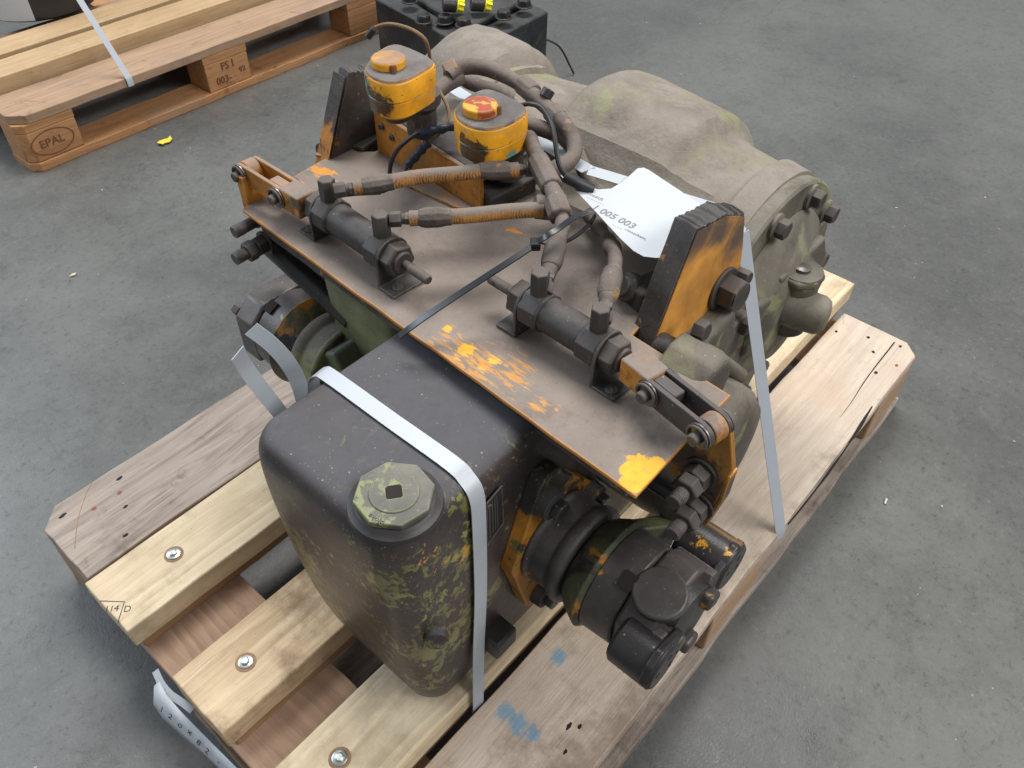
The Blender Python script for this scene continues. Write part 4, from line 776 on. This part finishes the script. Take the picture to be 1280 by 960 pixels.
# shaft couplings, right one then mirrored for the left ---------------
AX, AZC = .338, .385
def coupling(mir, label):
    e = bpy.data.objects.new('shaft_coupling', None); C.objects.link(e); e['label'] = label; setp(e, G); e.matrix_parent_inverse = Matrix.Translation(-G.location)
    def Y(y): return y if not mir else .637-y
    sg = 1 if not mir else -1
    def T(p): return V((p[0]+(.02 if mir else 0), Y(p[1]), p[2]))
    def lk(name, bm, mat, **k):
        for v in bm.verts: v.co = T(v.co)
        o = link(name, bm, mat, None, **k); o.parent = e; return o
    D = (0,-1,0)
    bm = B(); prof = []
    for cx, cz, r, a0, a1 in ((AX-.012,.478,.020,10,150),(AX-.045,.385,.022,140,215),(AX-.022,.293,.020,200,330),(AX+.05,.38,.03,-40,40)):
        for i in range(6): w = R(a0+(a1-a0)*i/5); prof.append((cx+math.cos(w)*r, .158, cz+math.sin(w)*r))
    
    if mir:
        bm.free(); bm = B(); box(bm, (AX-.005,.150,AZC+.020), (.05,.05,.05), Quaternion((1,0,0), .5)); lk('olive_block', bm, 'greenbox', bevel=.004)
        bm = B(); box(bm, (AX-.03,.135,AZC-.045), (.045,.05,.04), Quaternion((1,0,0), -.3)); lk('olive_block', bm, 'greenbox', bevel=.004)
    else:
        prism(bm, prof, (0,-.018,0)); lk('lug_flange', bm, 'lug', bevel=.002)
    for p in () if mir else ((AX-.022,.141,.466),(AX-.020,.141,.297),(AX+.055,.141,.40)):
        bm = B(); lathe(bm, p, D, [(0,.017),(.014,.016),(.016,.012)], 24); lk('lug_boss', bm, 'bracket_dark')
        bm = B(); lathe(bm, (p[0],.1245,p[2]), D, [(0,.0115),(.008,.0115),(.009,.010)], 6, ph=.4); lk('lug_bolt', bm, 'black', bevel=.0008)
    bm = B(); lathe(bm, (AX,.141,AZC), D, [(0,.054),(.004,.056),(.008,.053),(.029,.052),(.034,.056),(.040,.0575),(.044,.057),(.047,.054)], 56); lk('bearing_neck', bm, 'cast' if mir else 'neck', bevel=.0015, seg=3)
    bm = B(); lathe(bm, (AX,.0925,AZC), D, [(0,.047),(.006,.053),(.018,.060),(.026,.064),(.030,.060)], 48); lk('drum', bm, 'camo', smooth=30, bevel=.001)
    for s in (() if mir else (1,)):
        bm = B(); prism(bm, [(AX+s*.02,.088,AZC+.050),(AX+s*.085,.062,AZC+.018),(AX+s*.082,.062,AZC-.018),(AX+s*.02,.088,AZC-.050)], (0,-.020,0)); lk('drum_ear', bm, 'camo', bevel=.003)
    bm = B(); lathe(bm, (AX,.0640,AZC), D, [(0,.055),(.002,.0580),(.036,.0565),(.0378,.054)], 40, ph=.1); lk('yoke_ring', bm, 'yoke', bevel=.001)
    bm = B(); box(bm, (AX-.024,.0335,AZC+.0505), (.017,.014,.008), Quaternion((0,1,0), -.43)); lk('key_slot', bm, 'hole')
    # yoke block with raised disc on its upper face
    bm = B(); prism(bm, [(AX-.055,.0255,AZC-.030),(AX-.055,.0255,AZC+.030),(AX-.030,.0255,AZC+.053),(AX+.030,.0255,AZC+.053),(AX+.055,.0255,AZC+.030),(AX+.055,.0255,AZC-.030)], (0,-.037,0)); lk('yoke_block', bm, 'yoke', bevel=.004, seg=3)
    if not mir:
     bm = B(); lathe(bm, (AX-.016,.004,AZC+.0515), (-.18,0,1), [(-.004,.0265),(.003,.0265),(.0050,.0245)], 44); lk('bearing_disc', bm, 'yoke', bevel=.0008)
    for s in (1,-1):
        cx = AX+(.080 if s > 0 else -.056); r = .0275 if s > 0 else .0255; y0 = .034 if s > 0 else .016; L = .060 if s > 0 else .050; CZ = AZC+.012 if s > 0 else AZC+.016
        if mir and s < 0: continue
        bm = B(); lathe(bm, (cx,y0,CZ), D, [(0,r-.004),(.004,r),(L-.003,r),(L,r-.003)], 36); lk('bearing_cup', bm, 'black', bevel=.0006)
        bm = B(); prism(bm, [(cx-s*.034,y0-L+.012,CZ-.012),(cx-s*.034,y0-L+.012,CZ+.016),(cx+s*.004,y0-L+.012,CZ+.030),(cx+s*.020,y0-L+.012,CZ+.022),(cx+s*.028,y0-L+.012,CZ)], (0,-.009,0)); lk('cup_plate', bm, 'black', bevel=.002)
        if s > 0: bm = B(); box(bm, (cx+.012,y0-.030,AZC+.033), (.012,.055,.010), Quaternion((0,1,0), .5)); lk('cup_rib', bm, 'lever', bevel=.003)
        bm = B(); box(bm, (cx-s*.02,y0-L*.5,CZ), (.02,L*.8,.03)); lk('cup_strap', bm, 'yoke', bevel=.003)
        for dx, dz in ((-.012,.004),(.006,.012),(.011,-.008)):
            bm = B(); lathe(bm, (cx+dx,y0-L+.0008,CZ+dz), D, [(0,.0036),(.001,.0034)], 12); lk('cup_hole', bm, 'hole')
    for s in (1,-1):
        bm = B(); lathe(bm, (AX+s*.043,-.0118,AZC+.030), (0,-1,.2), [(0,.0095),(.010,.0095),(.011,.008)], 6, ph=.3); lk('cap_bolt', bm, 'bolt', bevel=.0008)
    bm = B(); lathe(bm, (AX+.008,-.0113,AZC), D, [(0,.045),(.010,.042),(.014,.030)], 30); lk('cross_end', bm, 'black')
    if not mir:
        for s, zz in ((1,.02),(-1,.018),(.2,-.03)):
            bm = B(); box(bm, (AX+s*.030,-.024,AZC+zz), (.022,.020,.018), Quaternion((0,1,0), s*.5)); lk('end_lug', bm, 'yoke', bevel=.004)
    return e
coupling(False, 'right shaft coupling with flange, drum and two black bearing cups'); coupling(True, 'left shaft coupling half hidden beside the olive box')

# hoses ---------------------------------------------------------------
def hose(pts, r, label=None, mat='hose', ends=(1,1), braid=None, bulge=0., er=None):
    r *= .93; P = [V(p) for p in pts]; e = bpy.data.objects.new('hose', None); C.objects.link(e); setp(e, G); e.matrix_parent_inverse = Matrix.Translation(-G.location)
    if label: e['label'] = label
    def lk(*a, **k):
        o = link(*a, **k); o.parent = e; return o
    bm = B(); ph = random.random()*6
    sweep(bm, P, (lambda s: r*(1+bulge*math.sin(s*17+ph)+bulge*.6*math.sin(s*41+ph*2))), 18, 12); lk('hose_tube', bm, mat)
    for k, (a_, b_) in enumerate(((P[0], P[1]), (P[-1], P[-2]))):
        if not ends[k]: continue
        d = (b_-a_).normalized(); rr = (er or r)
        bm = B(); lathe(bm, a_-d*.004, d, [(0,rr*.72),(.012,rr*.72),(.014,rr*1.12),(.020,rr*1.30),(.034,rr*1.30),(.040,rr*1.14),(.046,rr*1.10)], 10 if ends[k] == 1 else 20); lk('ferrule', bm, 'hose', bevel=.0008)
        bm = B(); lathe(bm, a_-d*.020, d, [(0,rr*.95),(.0015,rr*1.05),(.0105,rr*1.05),(.012,rr*.95)], 6, ph=.3); lathe(bm, a_-d*.008, d, [(0,rr*.7),(.004,rr*.7)], 14); lk('hose_nut', bm, 'bolt', bevel=.0006)
        bm = B(); lathe(bm, a_-d*.0045, d, [(0,rr*.86),(.006,rr*.86)], 6, ph=.0); lk('union_nut', bm, 'hose', bevel=.0006)
    return e
random.seed(2)
HZ = .648
hose([(0.3810,0.4620,0.6480), (0.4080,0.4440,0.6490), (0.4350,0.4240,0.6520), (0.4660,0.3960,0.6540), (0.4940,0.3750,0.6540), (0.5190,0.3550,0.6520)], .0085, 'upper hose with orange showing through its dust', 'braid')
hose([(0.3850,0.3820,0.6450), (0.4030,0.3630,0.6460), (0.4300,0.3390,0.6460), (0.4630,0.3140,0.6460), (0.4870,0.2940,0.6450)], .0085, 'lower hose with orange braid', 'braid', ends=(1,0))
# cross block and twisted hoses
bm = B(); cyl(bm, (0.4860,0.3040,0.6450), (0.5050,0.2860,0.6400), .0125, 12, ch=.002); link('tee_fitting', bm, 'hose', G)
hose([(0.5600,0.3770,0.6650), (0.5450,0.3550,0.6640), (0.5280,0.3300,0.6620), (0.5080,0.3020,0.6600), (0.4900,0.2770,0.6570), (0.4750,0.2590,0.6500), (0.4510,0.2450,0.6450), (0.4330,0.2370,0.6400), (0.4180,0.2290,0.6340)], .0088, None, ends=(0,2), bulge=.14)
bm = B(); cyl(bm, (0.5350,0.3420,0.6620), (0.5060,0.2980,0.6590), .0120, 10, ch=.002); cyl(bm, (0.4940,0.2840,0.6570), (0.4800,0.2650,0.6520), .0128, 8, ch=.002); link('hose_sleeve', bm, 'hose', G, 30, .001)
hose([(0.5790,0.2980,0.5920), (0.5650,0.2770,0.5940), (0.5450,0.2510,0.6000), (0.5270,0.2330,0.6080), (0.5040,0.2130,0.6200), (0.4670,0.1880,0.6340), (0.4380,0.1730,0.6360), (0.4220,0.1640,0.6320)], .0088, None, ends=(0,2), bulge=.15)
# big return hoses at the back
hose([(0.6060,0.5440,0.6650), (0.6290,0.5420,0.6700), (0.6440,0.5130,0.6720), (0.6470,0.4710,0.6680), (0.6400,0.4300,0.6620), (0.6300,0.3900,0.6560), (0.6180,0.3590,0.6480), (0.5960,0.3410,0.6400), (0.5690,0.3440,0.6350), (0.5490,0.3570,0.6300)], .0100, 'long curved rear hose over the housing', ends=(0,0), bulge=.06)
bm = B(); cyl(bm, (0.6500,0.4650,0.6670), (0.6450,0.4400,0.6630), .0122, 10, ch=.002); link('hose_sleeve', bm, 'hose', G, 30, .001)
bm = B(); cyl(bm, (0.6350,0.4070,0.6580), (0.6290,0.3870,0.6550), .0118, 10, ch=.002); link('hose_sleeve', bm, 'hose', G, 30, .001)
hose([(0.6170,0.4310,0.6400), (0.6220,0.4040,0.6400), (0.6300,0.3810,0.6350), (0.6280,0.3580,0.6220), (0.6150,0.3350,0.6120), (0.6050,0.3190,0.6000)], .0098, None, ends=(0,0), bulge=.05)
hose([(0.5730,0.5410,0.6550), (0.5890,0.5430,0.6550), (0.6050,0.5440,0.6570), (0.6250,0.5420,0.6590)], .0105, None, ends=(0,0))
bm = B(); cyl(bm, (0.6110,0.5550,0.6640), (0.6250,0.5450,0.6700), .0128, 6, ch=.002); link('brass_union', bm, 'brass', G, 30, .001)
hose([(0.6470,0.5770,0.6450), (0.6570,0.5540,0.6360), (0.6790,0.5380,0.6250), (0.6960,0.5190,0.6120)], .0095, None, ends=(0,0), bulge=.05)
bm = B(); cyl(bm, (0.6390,0.4190,0.6680), (0.6460,0.4180,0.6760), .0075, 16); link('dust_cap', bm, 'black', G, 30, .001)

# cables --------------------------------------------------------------
def cable(pts, r, mat, name='cable', label=None):
    bm = B(); sweep(bm, pts, r, 8, 8); o = link(name, bm, mat, G)
    if label: o['label'] = label
    return o
cable([(0.5480,0.6130,0.7150), (0.5540,0.6080,0.7220), (0.5620,0.5910,0.7280), (0.5680,0.5650,0.7280), (0.5710,0.5450,0.7220), (0.5800,0.5480,0.7050), (0.5990,0.5670,0.6800)], .0022, 'cable_tan', label='tan cable arching over the left reservoir')
bm = B(); cyl(bm, (0.5450,0.6130,0.7120), (0.5500,0.6060,0.7220), .0042, 12); link('cable_plug', bm, 'black', G)
cable([(0.5750,0.5360,0.6700), (0.5630,0.5130,0.6680), (0.5570,0.4970,0.6600), (0.5490,0.4890,0.6500), (0.5350,0.4890,0.6400), (0.5200,0.4930,0.6320)], .0022, 'cable_tan')
cable([(0.4970,0.5420,0.5800), (0.5000,0.5380,0.6000), (0.5010,0.5200,0.6250), (0.5130,0.5060,0.6400), (0.5190,0.4960,0.6450)], .0027, 'cable')
bm = B(); sweep(bm, [(0.5160,0.5020,0.6420), (0.5280,0.4870,0.6460), (0.5450,0.4730,0.6500)], lambda s: .0048+.0008*math.sin(s*22), 12); link('taped_splice', bm, 'tape', G)
bm = B(); sweep(bm, [(0.5200,0.4930,0.6320), (0.5090,0.4980,0.6220), (0.4970,0.5070,0.6060)], lambda s: .0050+.0009*math.sin(s*20), 12); link('taped_splice', bm, 'tape', G)
cable([(0.4970,0.5070,0.6060), (0.5010,0.5180,0.5900), (0.5030,0.5250,0.5800)], .002, 'cable')
cable([(0.5870,0.4120,0.6800), (0.5910,0.4010,0.6840), (0.5920,0.3840,0.6840), (0.5770,0.3580,0.6800), (0.5620,0.3400,0.6700), (0.5520,0.3260,0.6550), (0.5510,0.3140,0.6450)], .0028, 'cable', label='black cable looping from the right reservoir')
bm = B(); sweep(bm, [(0.5500,0.3170,0.6460), (0.5570,0.3030,0.6400), (0.5670,0.2910,0.6320)], lambda s: .0060+.0006*s, 14); link('cable_sleeve', bm, 'cable', G)
cable([(0.3850,0.5210,0.6000), (0.3920,0.5090,0.6120), (0.4000,0.4910,0.6200), (0.4250,0.4730,0.6180)], .003, 'cable')

# ------------------------------------------------------------------ straps, tie and tags (lie on the machine)
def strip(pts, w, th, up, mat='strap', sm=True, k=6):
    bm = B(); sweep(bm, pts, 0, sm=sm, k=k, flat=(w/2, th/2), up=up); return bm
sx = .2365
bm = strip([(sx-.004,.3800,.440),(sx-.002,.3795,.500),(sx-.001,.3745,.535),(sx,.3610,.5525),(sx,.3430,.5570),(sx,.26,.5575),(sx+.001,.185,.5570),(sx+.001,.166,.5505),(sx+.001,.1555,.537),(sx+.001,.1530,.50),(sx,.1525,.38),(sx-.006,.1520,.27),(sx-.013,.1480,.19),(sx-.014,.1480,.150),(sx-.014,.149,.124)], .0165, .0009, (0,.3,1))
tag(link('packing_strap', bm, 'strap'), 'white strap wrapped over the dark oil tank and down its right side', 'strap')
TE = thing('strap_tails', 'two loose white strap ends sticking up left of the oil tank', 'strap', (.235,.39,.44))
bm = strip([(sx-.010,.3860,.445),(0.2350,0.4040,0.5040),(0.2250,0.3970,0.5480),(0.2150,0.4010,0.5780),(0.2050,0.4130,0.5980)], .0165, .0008, (-.15,-.30,.95)); link('strap_end', bm, 'strap', TE)
bm = strip([(sx-.022,.3840,.44),(0.2000,0.3960,0.5030),(0.1900,0.3960,0.5390),(0.1800,0.3940,0.5760),(0.1700,0.3800,0.6120)], .0165, .0008, (-.15,-.30,.95)); link('strap_end', bm, 'strap', TE)
bm = B(); box(bm, (sx-.016,.3850,.447), (.024,.004,.010)); link('strap_seal', bm, 'zinc', TE, 30, .0006)
A_, B_ = V((0.5940,0.3170,0.6340)), V((.655,.189,.6125))
bm = strip([(0.6770,0.6080,0.6040),(0.6560,0.4970,0.6060),(0.6280,0.3960,0.6160),A_], .0175, .0009, (-.1,0,1))
bm3 = strip([A_, A_.lerp(B_,.5), B_], .0175, .0009, (-.1,0,1), sm=False); me_ = bpy.data.meshes.new('t'); bm3.to_mesh(me_); bm.from_mesh(me_); bm3.free()
bm2 = strip([(.655,.189,.6120),(.659,.168,.607),(.663,.152,.592)], .0175, .0009, (-.1,0,1))
for src in (bm2, strip([(.6628,.1525,.5925),(.6895,.0005,.151),(.690,-.0025,.144),(.690,-.0030,.124)], .0175, .0009, (-.35,-.9,.3), sm=False)):
    me_ = bpy.data.meshes.new('t'); src.to_mesh(me_); bm.from_mesh(me_); bpy.data.meshes.remove(me_); src.free()
tag(link('packing_strap', bm, 'strap'), 'white strap running over the gearbox housing and down to the pallet at right', 'strap')

TG = thing('paper_tag', 'white printed paper tag tied with a black cable tie beside the right bracket', 'tag', (0.5770,0.2340,0.6200))
tpz = [(0.5680,0.3390,0.6320), (0.5730,0.3270,0.6320), (0.5670,0.3040,0.6320), (0.5720,0.2860,0.6320), (0.5830,0.2770,0.6320), (0.6040,0.2760,0.6320), (0.6200,0.2780,0.6320), (0.6360,0.2800,0.6320), (0.6420,0.2760,0.6320), (0.6420,0.2690,0.6320), (0.6260,0.2050,0.6320), (0.6160,0.1690,0.6320), (0.5930,0.1570,0.6320), (0.5490,0.1750,0.6320), (0.5190,0.1640,0.6320), (0.5120,0.1710,0.6320), (0.5060,0.1810,0.6320), (0.5070,0.1940,0.6320), (0.5150,0.2160,0.6320), (0.5380,0.2670,0.6320), (0.5570,0.3100,0.6320)]
bm = B(); prism(bm, tpz, (0,0,.0006)); link('tag_sheet', bm, 'paper', TG, 30)
XD = V((0.5870,0.2520,0.6320))-V((0.5900,0.3030,0.6320)); YD = V((0.6220,0.3100,0.6320))-V((0.5900,0.3030,0.6320))
def tt(s, size, uv, mat='ink', bold=0.): 
    p = V(uv)+V((0,0,.0008)); return text(s, 'tag_print', size, p, V((0.5330,0.2140,0.6320))-V((0.5340,0.2610,0.6320)), V((0.6060,0.2660,0.6320))-V((0.5570,0.2470,0.6320)), mat, TG, thick=.0001, bold=bold)
tt('Van Roosch', .0075, (0.5590,0.2880,0.6320)); tt('- - - - - - - -', .005, (0.5520,0.2750,0.6320))
tt('1 005 003', .0135, (0.5410,0.2430,0.6320), bold=.0002); tt('- - - -', .005, (0.5290,0.2300,0.6320)); tt('. -rooschem. ', .006, (0.5310,0.2090,0.6320))

# cable tie: loop round the hoses, long tail across the plate
CT = thing('cable_tie', 'black cable tie looped around the hoses with a long tail crossing the plate', 'cable tie', (0.4640,0.2520,0.6400))
bm = strip([(0.5230,0.2530,0.6400), (0.5060,0.2510,0.6520), (0.4740,0.2450,0.6640), (0.4480,0.2410,0.6680), (0.4330,0.2450,0.6640), (0.4290,0.2530,0.6550)], .0062, .0012, (0,0,1)); link('tie_loop', bm, 'ziptie', CT)
bm = strip([(0.4350,0.2570,0.6500), (0.4610,0.2600,0.6320), (0.4790,0.2520,0.6320), (0.5280,0.2650,0.6180), (0.5330,0.2600,0.6320)], .0062, .0012, (0,0,1)); link('tie_loop', bm, 'ziptie', CT)
bm = B(); box(bm, (0.4290,0.2550,0.6520), (.012,.009,.008), Quaternion((0,0,1), .8)); link('tie_head', bm, 'ziptie', CT, 30, .0008)
bm = strip([(0.4300,0.2550,0.6520), (0.3970,0.2660,0.6400), (0.3590,0.2830,0.6220), (0.3260,0.3000,0.6030), (0.3130,0.3090,0.5920), (0.3040,0.3180,0.5800)], .0074, .0014, (0,0,1)); link('tie_tail', bm, 'ziptie', CT)

# handwritten tag on the pallet end at lower left
TL = thing('paper_tag', 'white handwritten size tag hanging on the pallet end at lower left', 'tag', (-.03,.40,.09))
tops = [(-0.0120,0.4760,0.1140), (-0.0160,0.4560,0.1130), (-0.0160,0.4250,0.1120), (-0.0140,0.3860,0.1120), (-0.0120,0.3480,0.1120), (-0.0100,0.3120,0.1120), (-0.0070,0.2760,0.1120)]
bots = [(-0.0200,0.4830,0.0980), (-0.0320,0.4730,0.0860), (-0.0340,0.4540,0.0780), (-0.0300,0.4170,0.0740), (-0.0250,0.3780,0.0760), (-0.0220,0.3410,0.0740), (-0.0190,0.3040,0.0740)]
bm = B(); gr = []
for a_, b_ in zip(tops, bots): gr.append([bm.verts.new(V(a_).lerp(V(b_), j/3)+V((-.003*math.sin(j/3*3.14),0,.002*math.sin(j/3*3.14)))) for j in range(4)])
for i in range(len(gr)-1):
    for j in range(3): bm.faces.new((gr[i][j], gr[i+1][j], gr[i+1][j+1], gr[i][j+1]))
o = link('tag_sheet', bm, 'paper', TL, 60); q_ = o.modifiers.new('t', 'SOLIDIFY'); q_.thickness = .0006
hx = V(tops[4])-V(tops[2]); hy = V(tops[3])-V(bots[3])
for ch_, p in (('1',(-0.0250,0.4500,0.1000)), ('2',(-0.0230,0.4350,0.0990)), ('o',(-0.0210,0.4170,0.0990)), ('x',(-0.0180,0.4010,0.0990)), ('8',(-0.0180,0.3820,0.0990)), ('2',(-0.0170,0.3660,0.0990)), ('-',(-0.0150,0.3450,0.0990))):
    text(ch_, 'handwriting', .0155, V(p)+V((-.0045,-.001,.0045)), hx+V((0,0,random.uniform(-.004,.004))), hy, 'ink_dark', TL, shear=.25, thick=.0002, bold=-.0001)
bm = strip([(-0.0080,0.4910,0.1160), (-0.0120,0.4720,0.1120), (-0.0120,0.4530,0.1100), (-0.0080,0.4350,0.1080), (-0.0050,0.4190,0.1040)], .009, .0008, (-.4,0,1)); link('strap_end', bm, 'strap', TL)
